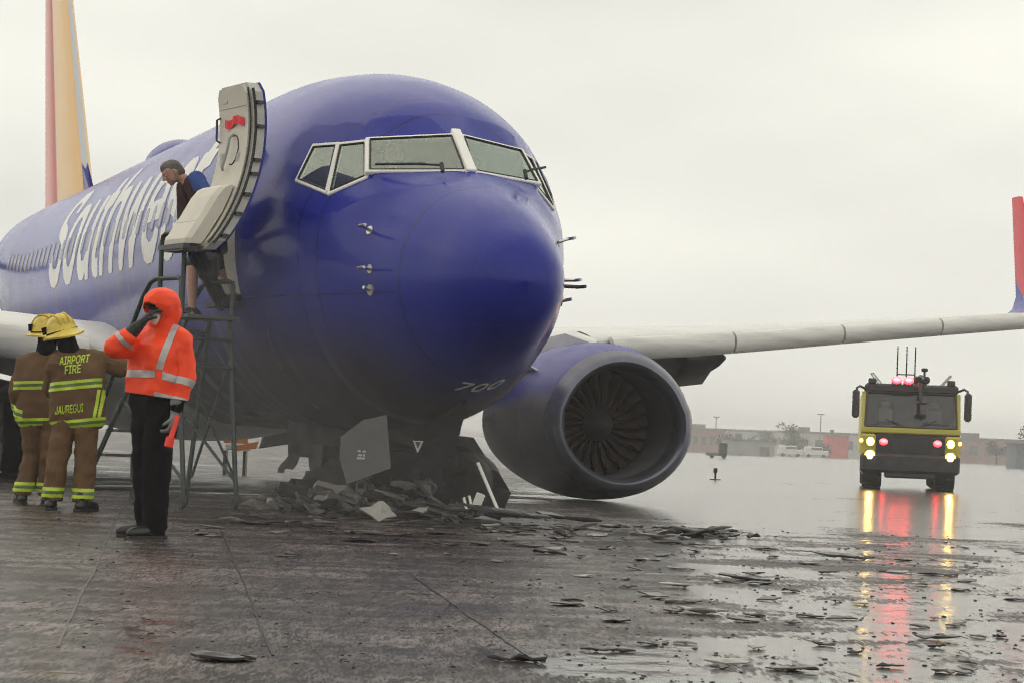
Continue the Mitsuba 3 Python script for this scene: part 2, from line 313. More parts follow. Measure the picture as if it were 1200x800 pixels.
for sgn in (1, -1):
    for k in (0, 1):
        a, b = (np.array(PANES[k][i]) * [1, sgn, 1] for i in (1, 2)); a2, b2 = (np.array(PANES[k + 1][i]) * [1, sgn, 1] for i in (0, 3))
        nm = PLANES[k][1] * [1, sgn, 1] + PLANES[k + 1][1] * [1, sgn, 1]; nm = nm / np.linalg.norm(nm) * (-.036 if k else -.024)
        pp('mullion', strip((a + a2) / 2 + nm, (b + b2) / 2 + nm, .050, .05, -nm), 'frame_white', False)
# wipers
for s, (a, b) in ((-1, ((1.86, -.30, .46), (2.33, -.84, .43))), (1, ((2.05, .62, .47), (2.33, .92, .52)))):
    a, b = np.array(a), np.array(b)
    pp('wiper', M_(bar(a + [-.06, 0, .0], a + [.0, 0, .09], .022), bar(a + [0, 0, .07], (a + b) / 2 + [-.03, 0, .10], .012), bar((a * .75 + b * .25) + [-.02, 0, .09], b + [-.03, 0, .11], .014)), 'rubber', False)
# dark flight deck behind the glass: glare shield, two seats, rear wall
pp('glare_shield', loft([[(2.25, y, .36), (2.85, y, .40), (2.85, y, .28), (2.25, y, .2)] for y in (-.68, .68)]), 'dark_interior', False)
pp('cockpit_wall', loft([sec(4.2, np.linspace(0, 2 * math.pi, 40)[:-1]) * [1, .96, .96] + [o, 0, 0] for o in (0, .03)]), 'dark_interior', False)
for s in (-1, 1): pp('pilot_seat', M_(box((3.55, s * .52, .3), (.14, .46, .7), bev=.05), box((3.6, s * .52, .72), (.1, .26, .2), bev=.04)), 'black_metal', False)
# probes and vanes on both cheeks
mat('steel', (.55, .54, .52), .3, .9)
for s in (-1, 1):
    for (x, z, big) in ((1.97, -.14, 0), (1.83, -.52, 0), (1.81, -.72, 1)):
        th = th_at(x, s * .96, z); c = sec(x, th); n = secn(x, th)
        if big: pp('angle_vane', M_(tube([c - n * .01, c + n * .02], .055, 16), bar(c + n * .02, c + n * .10 + np.array([-.03, 0, .03]), .018)), 'steel', 40)
        else: pp('pitot_probe', M_(loft([[c + np.array(d) * k + n * o for d in ((-.06, 0, 0), (0, 0, .016), (.06, 0, 0), (0, 0, -.016))] for k, o in ((1.2, 0), (.8, .12))]), bar(c + n * .12 + [.05, 0, 0], c + n * .12 + [-.17, 0, 0], .016), tube([c - n * .01, c + n * .006], .045, 14)), 'steel', 30)
pp('pitot_probe', M_(bar((1.45, .86, -.60), (1.45, 1.02, -.60), .02), bar((1.52, 1.02, -.6), (1.3, 1.03, -.6), .018)), 'black_metal', False)
for (x, y, h) in ((12.5, 0, .32),):
    th = th_at(x, y, 1.4 if y else 1.9); c = sec(x, th); n = secn(x, th)
    pp('antenna', loft([[c + n * o + np.array([dx * k + o * .5, dy, 0]) for dx, dy in ((-.14, 0), (-.05, .018), (.14, 0), (-.05, -.018))] for k, o in ((1, -.02), (.6, h))]), 'frame_white' if y == 0 else 'black_metal', False)
pp('satellite_dome', trimesh.Trimesh(*(lambda m: (m.vertices * [1.2, .5, .42] + [17.2, 0, 1.80], m.faces))(trimesh.creation.icosphere(subdivisions=3))), 'fuselage_paint', True)
# lettering on the starboard side and under the nose
mat('letter_white', lambda p, n, uv: mix((.66, .65, .62), (.46, .455, .45), fbm(p.x * 3, p.y * 3, p.z * 1.2, 3)), .3, clearcoat=.4)
def refine(m, s):
    v, f = trimesh.remesh.subdivide_to_size(m.vertices, m.faces, s, max_iter=14); return trimesh.Trimesh(v, f, process=False)
tx = meshkit.text_mesh('Southwest', 1.5, .004, True); b0 = tx.bounds
tx.apply_scale([11.3 / (b0[1][0] - b0[0][0]), 1, 1]); tx.apply_translation([-tx.bounds[0][0], 0, 0])
for g in [tx]:
    g = refine(g, .16); v = g.vertices; x = 17.55 - v[:, 0]; ph = math.pi + .055 - v[:, 1] / 1.88
    pv = sec(x, ph) + secn(x, ph) * (.003 + v[:, 2:3]); pp('lettering', trimesh.Trimesh(pv, g.faces[:, ::-1], process=False), 'letter_white', False, label='large white airline name on the side')
tx = meshkit.text_mesh('700', .30, .004); tx.apply_scale([.44 / (tx.bounds[1][0] - tx.bounds[0][0]), 1, 1]); tx = refine(tx, .05); v = tx.vertices
s_ = v[:, 0] - .22 + v[:, 1] * .06 + .05; x = 1.68 - v[:, 1] * .9; ph = -np.arccos(np.clip(s_ / HW(x), -1, 1)); pv = sec(x, ph) + secn(x, ph) * (.003 + v[:, 2:3])
pp('lettering', trimesh.Trimesh(pv, tx.faces, process=False), 'letter_white', False, label='small white number under the nose')
# cabin windows on the starboard side, shades of them
mat('cabin_glass', (.10, .10, .15), .2, clearcoat=.8)
mat('trim_blue', (.06, .065, .20), .35)
for k in range(34):
    x = 6.25 + k * .508
    if 10.4 < x < 10.7: continue
    out = []
    for mu, o in ((1.0, .004), (.80, .010)):
        an = np.arange(16) * 2 * math.pi / 16; du = .125 * mu * np.sign(np.cos(an)) * np.abs(np.cos(an)) ** .6; dv = .175 * mu * np.sign(np.sin(an)) * np.abs(np.sin(an)) ** .6
        ph = math.pi - math.asin(.36 / 1.88) - dv / 1.88; out.append(sec(x + du, ph) + secn(x + du, ph) * o)
    wn = pp('cabin_window', loft(out, cap=False), 'trim_blue', 60)
    put('pane', pm(trimesh.Trimesh(out[1], np.array([[0, a, a + 1] for a in range(1, 15)]), process=False)), 'cabin_glass', wn)
# ---------------------------------------------------------------- wings
mat('wing_grey', lambda p, n, uv: mix((.64, .64, .62), (.50, .50, .49), fbm(p.x * 1.2, p.y * 1.2, p.z * 4, 3)), .32, bump=(lambda p, n, uv: fbm(p.x * 3, p.y * 3, p.z * 3, 2), .004, 6e-3))
mat('slat_grey', lambda p, n, uv: mix((.60, .59, .56), (.44, .43, .42), smoothstep(.3, .75, fbm(p.x * 1.1, p.y * .8, p.z * 7, 4))), .30, clearcoat=.2)
mat('wing_dark', lambda p, n, uv: mix((.13, .13, .13), (.20, .195, .19), fbm(p.x * 3, p.y * 3, p.z * 3, 3)), .45)
def airfoil(n=18, t=.12):
    u = (1 - np.cos(np.linspace(0, math.pi, n))) / 2
    yt = 5 * t * (.2969 * np.sqrt(u) - .126 * u - .3516 * u**2 + .2843 * u**3 - .1036 * u**4)
    cam = .018 * 4 * u * (1 - u)
    return np.r_[u[::-1], u[1:-1]], np.r_[(cam + yt)[::-1], (cam - yt)[1:-1]]
YS = [1.2, 2.0, 3.2, 4.83, 5.8, 8, 12, 16.6]
LEx = PI(YS, [10.9, 11.55, 12.35, 13.4, 13.95, 15.2, 17.4, 19.95]); LEz = PI(YS, [-1.42, -1.30, -1.10, -.87, -.76, -.56, -.12, .38])
TEx = PI(YS, [18.6, 18.6, 18.6, 18.65, 18.75, 19.2, 20.1, 21.3]); TH_ = PI(YS, [.145, .14, .13, .12, .115, .11, .105, .10])
au, at_ = airfoil(); base_t = au, at_
def wing(side):
    secs = []
    for y in (1.2, 2.0, 3.2, 4.83, 5.8, 8, 10, 12, 14, 16.6):
        u, z = airfoil(t=float(TH_(y))); c = TEx(y) - LEx(y)
        secs.append(np.stack([LEx(y) + u * c, np.full(len(u), y * side), LEz(y) + z * c - .03 * u * c], 1))
    return loft(secs)
def slat(y0, y1, side, drop=.17, ext=.20, hh=.34):
    """drooped leading edge slat: a curved shell ahead of the wing"""
    secs = []
    for y in np.linspace(y0, y1, 4):
        c = float(TEx(y) - LEx(y)); h = hh * (.80 + .20 * (c / 4)) ; o = []
        for a in np.linspace(-35, 152, 12): o.append((-math.cos(math.radians(a - 40)) * .20 - ext + .14, math.sin(math.radians(a - 40)) * h * .52 - drop + h * .30))
        i_ = [(x + .03, z - .02) if k not in (0, 11) else (x + .02, z) for k, (x, z) in enumerate(o)][::-1]
        secs.append([(LEx(y) + x, y * side, LEz(y) + z) for x, z in o + i_])
    return loft(secs)
def flap(y0, y1, side, c0=.9, drop=.55, ang=32, back=.35):
    secs = []
    for y in (y0, y1):
        u, z = airfoil(12, .13); ca, sa = math.cos(math.radians(ang)), math.sin(math.radians(ang)); cc = c0 * (1 if y < 6 else 1.0 - .25 * (y - 6) / 6)
        x_, z_ = u * cc * ca + z * cc * sa, -u * cc * sa + z * cc * ca
        secs.append(np.stack([TEx(y) - .35 + back * .3 + x_, np.full(len(u), y * side), float(LEz(y)) - .03 * float(TEx(y) - LEx(y)) - drop * .3 + z_], 1))
    return loft(secs)
def canoe(y, side, l=3.2, x0=None, drop=.34, r=.26):
    x0 = float(TEx(y)) - l * .62 if x0 is None else x0; secs = []; zb = float(LEz(y)) - drop
    for t in np.linspace(0, 1, 9):
        s = max(math.sin(math.pi * min(1, t * .98 + .01)) ** .6, .05); an = np.arange(12) * math.pi / 6
        secs.append(np.stack([np.full(12, x0 + l * t), side * y + r * .55 * s * np.cos(an), zb - .22 * t * t * 1.9 + r * s * np.sin(an)], 1))
    return loft(secs)
for side, nm in ((1, 'wing'), (-1, 'wing')):
    wk = pp('wing', wing(side), 'wing_grey', 40)
    for a, b in ((6.1, 8.7), (8.75, 11.3), (11.35, 13.9), (13.95, 16.4)): put('slat', pm(slat(a, b, side)), 'slat_grey', wk, 50)
    put('slat', pm(slat(2.15, 4.0, side, .15, .22, .40)), 'slat_grey', wk, 50)
    for a, b, c in ((2.0, 4.3, 1.5), (5.6, 10.2, 1.15)): put('flap', pm(flap(a, b, side, c, .55, 36)), 'wing_dark', wk, 40)
    for y, l in ((6.9, 3.3), (9.6, 2.8)): put('flap_fairing', pm(canoe(y, side, l)), 'wing_dark', wk, 45)
# body fairing under the wing box
def ell(x, y, z, a, b, c): m = trimesh.creation.icosphere(subdivisions=3); m.vertices = m.vertices * [a, b, c] + [x, y, z]; return m
pp('wing_fairing', ell(15.2, 0, -1.45, 5.2, 2.05, .95), 'wing_grey', True)
# winglet on the port tip, the same on the other
def wl_col(p, n, uv):
    x, y, z = pq(p); h = (z - .45) / 2.5; d = h + (x - 21.0) * -.26 - .10
    c = mix((.05, .06, .30), (.62, .035, .06), smoothstep(.03, .06, d)); c = mix(c, (.70, .36, .10), smoothstep(.64, .70, d)); return c
mat('winglet_paint', wl_col, .3, clearcoat=.5)
for side in (1, -1):
    secs = []
    for t in np.linspace(0, 1, 9):
        an = min(1, t / .35) * 76; yy = 16.6 + (.55 * math.sin(math.radians(min(an, 76))) if t < .35 else .55 * math.sin(math.radians(76)) + (t - .35) / .65 * .50); zz = .38 + (.5 * (1 - math.cos(math.radians(an))) if t < .35 else .38 + (t - .35) / .65 * 2.1)
        c = 1.3 * (1 - .68 * t); x0 = 19.98 + .35 * min(t, .35) / .35 + max(0, t - .35) / .65 * 1.75; u, z = airfoil(12, .09)
        a2 = math.radians(an); secs.append(np.stack([x0 + u * c, side * (yy - z * c * math.sin(a2)), zz + z * c * math.cos(a2) - .02], 1))
    pp('winglet', loft(secs), 'winglet_paint', 40, label='red and orange upturned wing tip')
# ---------------------------------------------------------------- tail
def fin_hazed_col(p, n, uv):
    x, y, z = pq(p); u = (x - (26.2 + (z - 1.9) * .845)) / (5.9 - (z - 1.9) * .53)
    c = mix((.48, .49, .52), (.72, .44, .16), smoothstep(.006, .012, u)); c = mix(c, (.52, .49, .46), smoothstep(.50, .52, u)); c = mix(c, (.62, .25, .22), smoothstep(.55, .57, u)); c = mix(c, (.40, .42, .46), smoothstep(.94, .96, u))  # stripe colours paled to imitate rain haze in front of the fin
    return c
mat('fin_paint', fin_hazed_col, .3, clearcoat=.4)
def vsec(x0, c, y0, z, t=.1):
    u, h = airfoil(14, t); h = h - .018 * 4 * u * (1 - u); return np.stack([x0 + u * c, y0 + h * c, np.full(len(u), z)], 1)
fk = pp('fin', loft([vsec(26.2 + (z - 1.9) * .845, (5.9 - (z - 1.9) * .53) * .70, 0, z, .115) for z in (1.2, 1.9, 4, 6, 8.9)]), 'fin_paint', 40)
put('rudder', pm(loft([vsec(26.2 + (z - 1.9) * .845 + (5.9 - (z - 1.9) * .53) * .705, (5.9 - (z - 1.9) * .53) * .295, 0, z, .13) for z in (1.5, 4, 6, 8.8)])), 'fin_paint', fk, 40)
put('dorsal_fin', pm(loft([np.array([(23.3 + .0, 0, 1.78), (27.0, .10 * k, 1.7), (27.0, .06 * k, 2.75), (26.3, .03 * k, 2.2)]) for k in (-1, 1)])), 'fuselage_paint', fk, False)
for s in (-1, 1):
    pp('tailplane', loft([np.stack([29.4 + (abs(y) - .5) * .62 + airfoil(14, .1)[0] * (3.8 - (abs(y) - .5) * .38), np.full(26, y), .85 + (abs(y) - .5) * .12 + airfoil(14, .1)[1] * 3], 1) for y in (s * .4, s * 3, s * 7)]), 'wing_grey', 40)
# ---------------------------------------------------------------- engines
def lathe_x(prof, n=56, flat=.92, c=(0, 0, 0), open_=True):
    """rings along x; the lower half a little flattened"""
    an = np.arange(n) * 2 * math.pi / n; secs = []
    for x, r in prof:
        zz = np.sin(an); fl = np.where(zz < 0, flat if r > .3 else 1, 1.0); wd = 1 + .05 * np.cos(an) ** 2 * (np.where(zz < .3, 1, .6)) * (r > .6)
        secs.append(np.stack([c[0] + x + .06 * zz * r * (x < .6), c[1] + r * np.cos(an) * wd, c[2] + r * zz * fl], 1))
    return loft(secs, cap=False)
def nac_paint_shade(p, n, uv):
    x, y, z = pq(p)
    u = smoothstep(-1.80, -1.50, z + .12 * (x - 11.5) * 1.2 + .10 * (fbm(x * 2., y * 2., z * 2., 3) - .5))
    lo = mix((.055, .050, .068), (.10, .09, .105), fbm(x * 2.5, y * 2.5, z * 2.5, 3)); c = mix(lo, (.016, .02, .22), u)  # grey lower half is shading plus dirt painted into the colour
    s = smoothstep(.012, .005, dr.abs(x - 11.25)) + smoothstep(.012, .005, dr.abs(x - 12.35)); return mix(c, c * .3, dr.minimum(s, 1) * .8)
mat('nacelle_paint', nac_paint_shade, lambda p, n, uv: .28 + .2 * fbm(p.x * 4, p.y * 4, p.z * 4, 3), clearcoat=.35, clearcoat_gloss=.8)
mat('lip_metal', lambda p, n, uv: mix((.19, .195, .24), (.11, .112, .14), fbm(p.x * 5, p.y * 5, p.z * 5, 4)), .30, .7)
mat('inlet_grey', lambda p, n, uv: mix((.15, .145, .15), (.10, .098, .10), fbm(p.x * 6, p.y * 6, p.z * 6, 3)), .42, .1)
mat('fan_blade', lambda p, n, uv: mix((.085, .064, .064), (.10, .078, .076), fbm(p.x * 9, p.y * 9, p.z * 9, 2)), .42, .3)
mat('spinner', (.055, .052, .056), .5)
mat('exhaust_metal', (.16, .13, .11), .4, .9)
EC = (10.15, 4.88, -1.93)
for side in (1, -1):
    c = (EC[0], EC[1] * side, EC[2])
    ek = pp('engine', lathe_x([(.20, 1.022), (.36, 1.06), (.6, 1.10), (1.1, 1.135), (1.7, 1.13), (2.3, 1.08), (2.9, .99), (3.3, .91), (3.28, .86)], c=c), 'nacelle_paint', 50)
    lip = [(.2, 1.02), (.08, .965), (.015, .91), (0, .86), (.03, .82), (.12, .785), (.30, .765)]
    put('inlet_lip', pm(lathe_x(lip, c=c)), 'lip_metal', ek, 50)
    put('inlet_duct', pm(lathe_x([(.30, .765), (.55, .765), (.85, .775), (1.02, .78), (1.27, .79)], c=c)), 'inlet_grey', ek, 50)
    put('core_wall', pm(M_(lathe_x([(1.25, .80), (1.26, .02)], c=c, flat=1))), 'dark_interior', ek)
    put('exhaust_nozzle', pm(lathe_x([(3.0, .62), (3.5, .55), (4.1, .42), (4.1, .36), (3.3, .3), (4.6, .02)], c=c, flat=1)), 'exhaust_metal', ek, 40)
    sp = put('spinner', pm(lathe_x([(.66, .004), (.70, .05), (.80, .125), (.92, .19), (1.06, .235), (1.1, .235)], c=c, flat=1, n=32)), 'spinner', ek, 60)
    for k in range(24 if side > 0 else 0):
        a0 = k * 2 * math.pi / 24; rows = []
        for t in np.linspace(0, 1, 5):
            r = .225 + .535 * t; st = math.radians(34 + 26 * t); ch = .062 + .060 * t; tw = .16 * t * t
            row = []
            for d, hgt in ((-1, 0), (0, .009), (1, 0), (0, -.009)):
                aa = a0 + tw + d * ch * math.sin(st) / r; row.append((c[0] + 1.06 + hgt + d * ch * math.cos(st) + .05 * t, c[1] + r * math.cos(aa), c[2] + r * math.sin(aa) * (1 if math.sin(aa) > 0 else 1 - .07 * t)))
            rows.append(row)
        put('fan_blade', pm(loft(rows)), 'fan_blade', ek, True)
    # strake on the inboard shoulder and the pylon
    an = math.radians(142 if side > 0 else 38); rr = 1.1
    P0 = np.array([c[0] + .95, c[1] + rr * math.cos(an), c[2] + rr * math.sin(an)]); P1 = P0 + [1.05, .0, .05]; o = np.array([0, math.cos(an), math.sin(an)])
    put('strake', pm(loft([[P0 - o * .05, P0 + [.45, 0, .02] + o * .26, P1 + o * .22, P1 - o * .1]] + [[p + np.array([0, .012 * side, .012]) for p in (P0 - o * .05, P0 + [.45, 0, .02] + o * .26, P1 + o * .22, P1 - o * .1)]])), 'frame_white', ek)
    secs = []
    for x, zt, zb, w in ((11.3, -.78, -1.0, .05), (12.2, -.62, -1.0, .17), (13.4, -.70, -1.2, .19), (15.0, -1.0, -1.6, .16), (16.4, -1.1, -1.35, .04)):
        secs.append([(x, c[1] + w, zb), (x, c[1] + w, zt - .04), (x, c[1] + w * .3, zt), (x, c[1] - w * .3, zt), (x, c[1] - w, zt - .04), (x, c[1] - w, zb)])
    put('pylon', pm(loft(secs)), 'wing_grey', ek, 30)
# ---------------------------------------------------------------- landing gear (sunk) and its wheels
mat('tyre', (.016, .016, .017), .6)
mat('gear_grey', (.36, .36, .36), .4, .3)
def wheel(c, r, w, ax=(0, 1, 0), n=28):
    prof = np.array([(0, -.42), (.5, -.42), (.62, -.5), (.86, -.5), (.97, -.32), (1, 0), (.97, .32), (.86, .5), (.62, .5), (.5, .42), (0, .42)]) * [r, w]
    m = trimesh.creation.revolve(prof, sections=n); m.apply_transform(trimesh.geometry.align_vectors([0, 0, 1], ax)); m.apply_translation(c); return m
for s in (-1, 1):
    gk = pp('main_gear', M_(bar((16.5, s * 2.86, -.9), (16.6, s * 2.86, -2.5), .10, 12), bar((16.6, s * 2.4, -2.46), (16.6, s * 3.3, -2.46), .08, 10), bar((16.5, s * 2.86, -1.9), (16.4, s * 1.6, -1.2), .06)), 'gear_grey', 40)
    for d in (-.43, .43): put('wheel', pm(wheel((16.6, s * 2.86 + d, -2.46), .56, .40)), 'tyre', gk, 40)
# ---------------------------------------------------------------- open service door, seen on its lining, and the doorway
mat('door_lining', lambda p, n, uv: mix((.60, .57, .49), (.50, .47, .41), fbm(p.x * 4, p.y * 4, p.z * 3, 3)), .5)
mat('door_edge', lambda p, n, uv: mix((.52, .51, .47), (.38, .37, .35), fbm(p.x * 9, p.y * 9, p.z * 9, 3)), .45)
mat('red_cloth', (.75, .03, .05), .6)
EW, EN, EZ = np.array([.50, -.866, 0]), np.array([.866, .50, 0]), np.array([0, 0, 1.])
DO = np.array([-3.085, 25.62, 0])                      # hinge side edge at the height of the belly of the curve
ZA = 3.80
def dcv(z): return np.sqrt(np.maximum(1.88**2 - (z - ZA) ** 2, 0)) - 1.88
def dp(u, v, z): return DO + EW * u + EN * (dcv(z) + v) + EZ * z
def dgrid(u0, u1, v0, v1, z0, z1, n=16, taper=0.0):
    """a curved slab of the door: u across, v through the thickness"""
    secs = []
    for z in np.linspace(z0, z1, n):
        e = .5 * (1 - math.cos(min(1, min(z - z0, z1 - z) / .07) * math.pi / 2 - math.pi / 2 + math.pi / 2)) if taper else 1
        k = taper * (1 - min(1, min(z - z0, z1 - z) / .09)) ** 2 if taper else 0
        secs.append([dp(u0 + k, v0, z), dp(u1 - k, v0, z), dp(u1 - k, v1, z), dp(u0 + k, v1, z)])
    return loft(secs)
DZ0, DZ1 = 2.58, 4.28
dk = put('service_door', dgrid(0, .76, .045, .17, DZ0, DZ1, 20, .07), 'door_edge', P_, 30, label='open front service door showing its cream lining')
put('lining', dgrid(.025, .735, 0.0, .05, DZ0 + .03, DZ1 - .03, 20, .07), 'door_lining', dk, 30)
put('seal', M_(tube([dp(.765, .07, z) for z in np.linspace(DZ0 + .06, DZ1 - .06, 20)], .014, 6), tube([dp(.76, .015, z) for z in np.linspace(DZ0 + .06, DZ1 - .06, 20)], .010, 6)), 'rubber', dk, 40)
put('outer_skin', dgrid(-.01, .77, .172, .19, DZ0 - .01, DZ1 + .01, 20, .07), 'fuselage_paint', dk, 30)
bz0, bz1 = 2.63, 3.24
bus = loft([[dp(.03, -.02, z), dp(.03, -v, z), dp(.10, -v - .05, z), dp(.62, -v - .05, z), dp(.68, -v, z), dp(.68, -.02, z)] for z, v in ((bz0, .12), (bz0 + .05, .16), (2.95, .16), (3.12, .14), (bz1 - .03, .10), (bz1, .05))])
put('slide_cover', bus, 'door_lining', dk, False)
put('girt_bar', M_(box((0, 0, 0), (.66, .07, .05), trimesh.geometry.align_vectors([1, 0, 0], EW)).apply_translation(dp(.38, -.16, DZ0 + .02)), box((0, 0, 0), (.5, .16, .05), trimesh.geometry.align_vectors([1, 0, 0], EW)).apply_translation(dp(.40, -.08, DZ0 + .0))), 'black_metal', dk)
ha = [dp(.30 + .0, -.03, 3.42), dp(.34, -.06, 3.44), dp(.40, -.065, 3.60), dp(.42, -.06, 3.74), dp(.42, -.02, 3.78)]
put('handle', tube(ha, .016, 8), 'gear_grey', dk, 40)
put('handle_recess', tube([dp(.42 + .12 * math.cos(a), -.004, 3.62 + .15 * math.sin(a)) for a in np.linspace(-1.9, 1.9, 14)], .008, 6), 'black_metal', dk, 40)
put('warning_streamer', loft([[dp(u, -.02 + .012 * math.sin(u * 40), 3.86 + .02 * math.sin(u * 16)), dp(u, -.02 + .012 * math.sin(u * 40), 3.945 + .02 * math.sin(u * 16))] for u in np.linspace(.18, .66, 16)], cap=False, closed=False), 'red_cloth', dk, False, label='red warning strap across the lining')
put('grip', M_(tube([dp(.06, -.005, 3.72), dp(.06, -.045, 3.74), dp(.06, -.045, 3.95), dp(.06, -.005, 3.97)], .012, 6)), 'black_metal', dk)
put('seam', M_(tube([dp(u, -.215, 2.86) for u in np.linspace(.1, .62, 4)], .005, 5), tube([dp(.105, -.208, z) for z in np.linspace(2.68, 3.0, 5)], .005, 5), tube([dp(u, -.004, 4.05) for u in np.linspace(.04, .72, 4)], .004, 5)), 'gear_grey', dk)
put('placard', M_(*[box((0, 0, 0), (w, .004, h), trimesh.geometry.align_vectors([1, 0, 0], EW)).apply_translation(dp(u, -.003, z)) for u, z, w, h in ((.2, 4.13, .12, .05), (.55, 3.52, .08, .12), (.16, 3.5, .06, .2))]), 'gear_grey', dk)
for z in (2.72, 2.95, 3.15, 3.36, 3.5, 3.84, 4.08): put('latch_stop', box((0, 0, 0), (.05, .07, .035), trimesh.geometry.align_vectors([1, 0, 0], EW)).apply_translation(dp(.775, .12, z)), 'black_metal', dk)
hg = w_((4.52, -1.86, -.25))[0]; hg2 = w_((4.52, -1.86, -.75))[0]
put('hinge_arm', M_(bar(hg, dp(.14, .2, 2.95), .05, 8), bar(hg2, dp(.10, .16, 2.64), .06, 8), box(tuple((hg2 + dp(.15, .16, 2.56)) / 2 + [0.02, 0, .1]), (.2, .2, .26), rot([1, 0, 0], 20), .03), bar(hg2 + [0, 0, -.12], dp(.3, .1, 2.55), .035, 8)), 'black_metal', dk)
# doorway: jambs and a dim galley behind
jm = []
x0, x1 = D_X; zs = np.linspace(-.70, .90, 12); yo = lambda z: -math.sqrt(1.88**2 - z * z) if abs(z) < 1.8 else 0
for x in (x0, x1):
    jm.append(loft([[(x + d, yo(z) - .004, z), (x + d, yo(z) + .16, z)] for z in zs for d in (0,)], cap=False, closed=False))
jm += [loft([[(x, yo(z) - .004, z), (x, yo(z) + .16, z)] for x in (x0, x1)], cap=False, closed=False) for z in (-.70, .90)]
pp('door_frame', M_(*jm), 'door_lining', False)
pp('galley_wall', M_(box((4.95, -.5, .1), (1.3, .04, 2.0)), box((4.95, -1.2, -.80), (.9, 1.3, .06))), 'dark_interior', False)
# ---------------------------------------------------------------- people
def cloth(name, c1, c2, rough=.7, sc=6, bump=.006, spec=.3):
    mat(name, lambda p, n, uv: mix(c1, c2, fbm(p.x * sc, p.y * sc, p.z * sc * .6, 4)), rough, spec=spec, bump=(lambda p, n, uv: fbm(p.x * 22, p.y * 22, p.z * 14, 3), bump, 4e-3))
mat('skin', lambda p, n, uv: mix((.36, .19, .14), (.44, .25, .19), fbm(p.x * 25, p.y * 25, p.z * 25, 3)), .5)
mat('hair_grey', lambda p, n, uv: mix((.05, .04, .036), (.16, .14, .13), fbm(p.x * 60, p.y * 60, p.z * 20, 3)), .6)
cloth('orange_coat', (.98, .075, .012), (.80, .045, .010), .48, 5)
mat('tape_silver', (.42, .39, .38), .38, .3)
cloth('black_cloth', (.004, .0035, .005), (.009, .008, .011), .85, spec=.12)
mat('boot_black', (.010, .010, .011), .35)
cloth('glove_black', (.014, .014, .016), (.03, .03, .032), .55, 20, .003)
cloth('glove_grey', (.22, .22, .23), (.14, .14, .15), .6, 20, .003)
cloth('brown_coat', (.150, .082, .036), (.085, .046, .022), .75)
mat('tape_lime', (.46, .60, .045), .42)
mat('tape_olive', (.10, .16, .05), .45)
mat('helmet_yellow', lambda p, n, uv: mix((.62, .46, .05), (.42, .31, .04), smoothstep(.45, .75, fbm(p.x * 12, p.y * 12, p.z * 12, 3))), .32, clearcoat=.4)
mat('mask_white', (.70, .68, .64), .6)
cloth('maroon_coat', (.055, .020, .026), (.035, .013, .018), .7)
cloth('blue_cloth', (.035, .08, .30), (.02, .05, .20), .7)
cloth('shorts_dark', (.03, .03, .04), (.05, .05, .06), .7)
mat('eye_white', (.7, .68, .65), .3); mat('eye_dark', (.02, .015, .012), .2)
A = lambda *v: np.array(v, float)
def unit(v): v = np.asarray(v, float); return v / np.linalg.norm(v)
def head_parts(c, f, u, s=1.0):
    """skull, jaw, nose, brow, ears as spheres round c; f: where the face looks, u: up"""
    f = unit(f); u = unit(u - f * (u @ f)); l = np.cross(u, f); c = np.asarray(c, float)
    P = lambda a, b, d: c + (f * a + l * b + u * d) * s
    hulls = [[(P(-.02, 0, .03), .092 * s), (P(.02, 0, .035), .082 * s), (P(.035, .022, -.05), .048 * s), (P(.035, -.022, -.05), .048 * s), (P(-.03, 0, -.02), .07 * s)],
             [(P(.06, 0, -.085), .026 * s), (P(.03, .03, -.07), .03 * s), (P(.03, -.03, -.07), .03 * s), (P(.075, 0, -.04), .022 * s)],
             [(P(.098, 0, .025), .010 * s), (P(.118, 0, -.018), .014 * s), (P(.095, .014, -.022), .010 * s), (P(.095, -.014, -.022), .010 * s)],
             [(P(.085, .04, .035), .014 * s), (P(.092, 0, .032), .014 * s), (P(.085, -.04, .035), .014 * s)]]
    for sd in (1, -1): hulls.append([(P(-.005, sd * .085, .02), .014 * s), (P(-.015, sd * .092, -.005), .014 * s), (P(0, sd * .083, -.03), .011 * s)])
    return hulls, P, (f, l, u)
def face_bits(P, key, s=1.0):
    for sd in (1, -1):
        put('eye', trimesh.creation.icosphere(2, .0125 * s).apply_translation(P(.083, sd * .033, .012)), 'eye_white', key, True)
        put('pupil', trimesh.creation.icosphere(1, .007 * s).apply_translation(P(.092, sd * .033, .012)), 'eye_dark', key, True)
    mat_m = bar(P(.09, .022, -.062), P(.09, -.022, -.062), .005, 6); put('mouth', mat_m, 'lips', key)
mat('lips', (.22, .08, .07), .5)
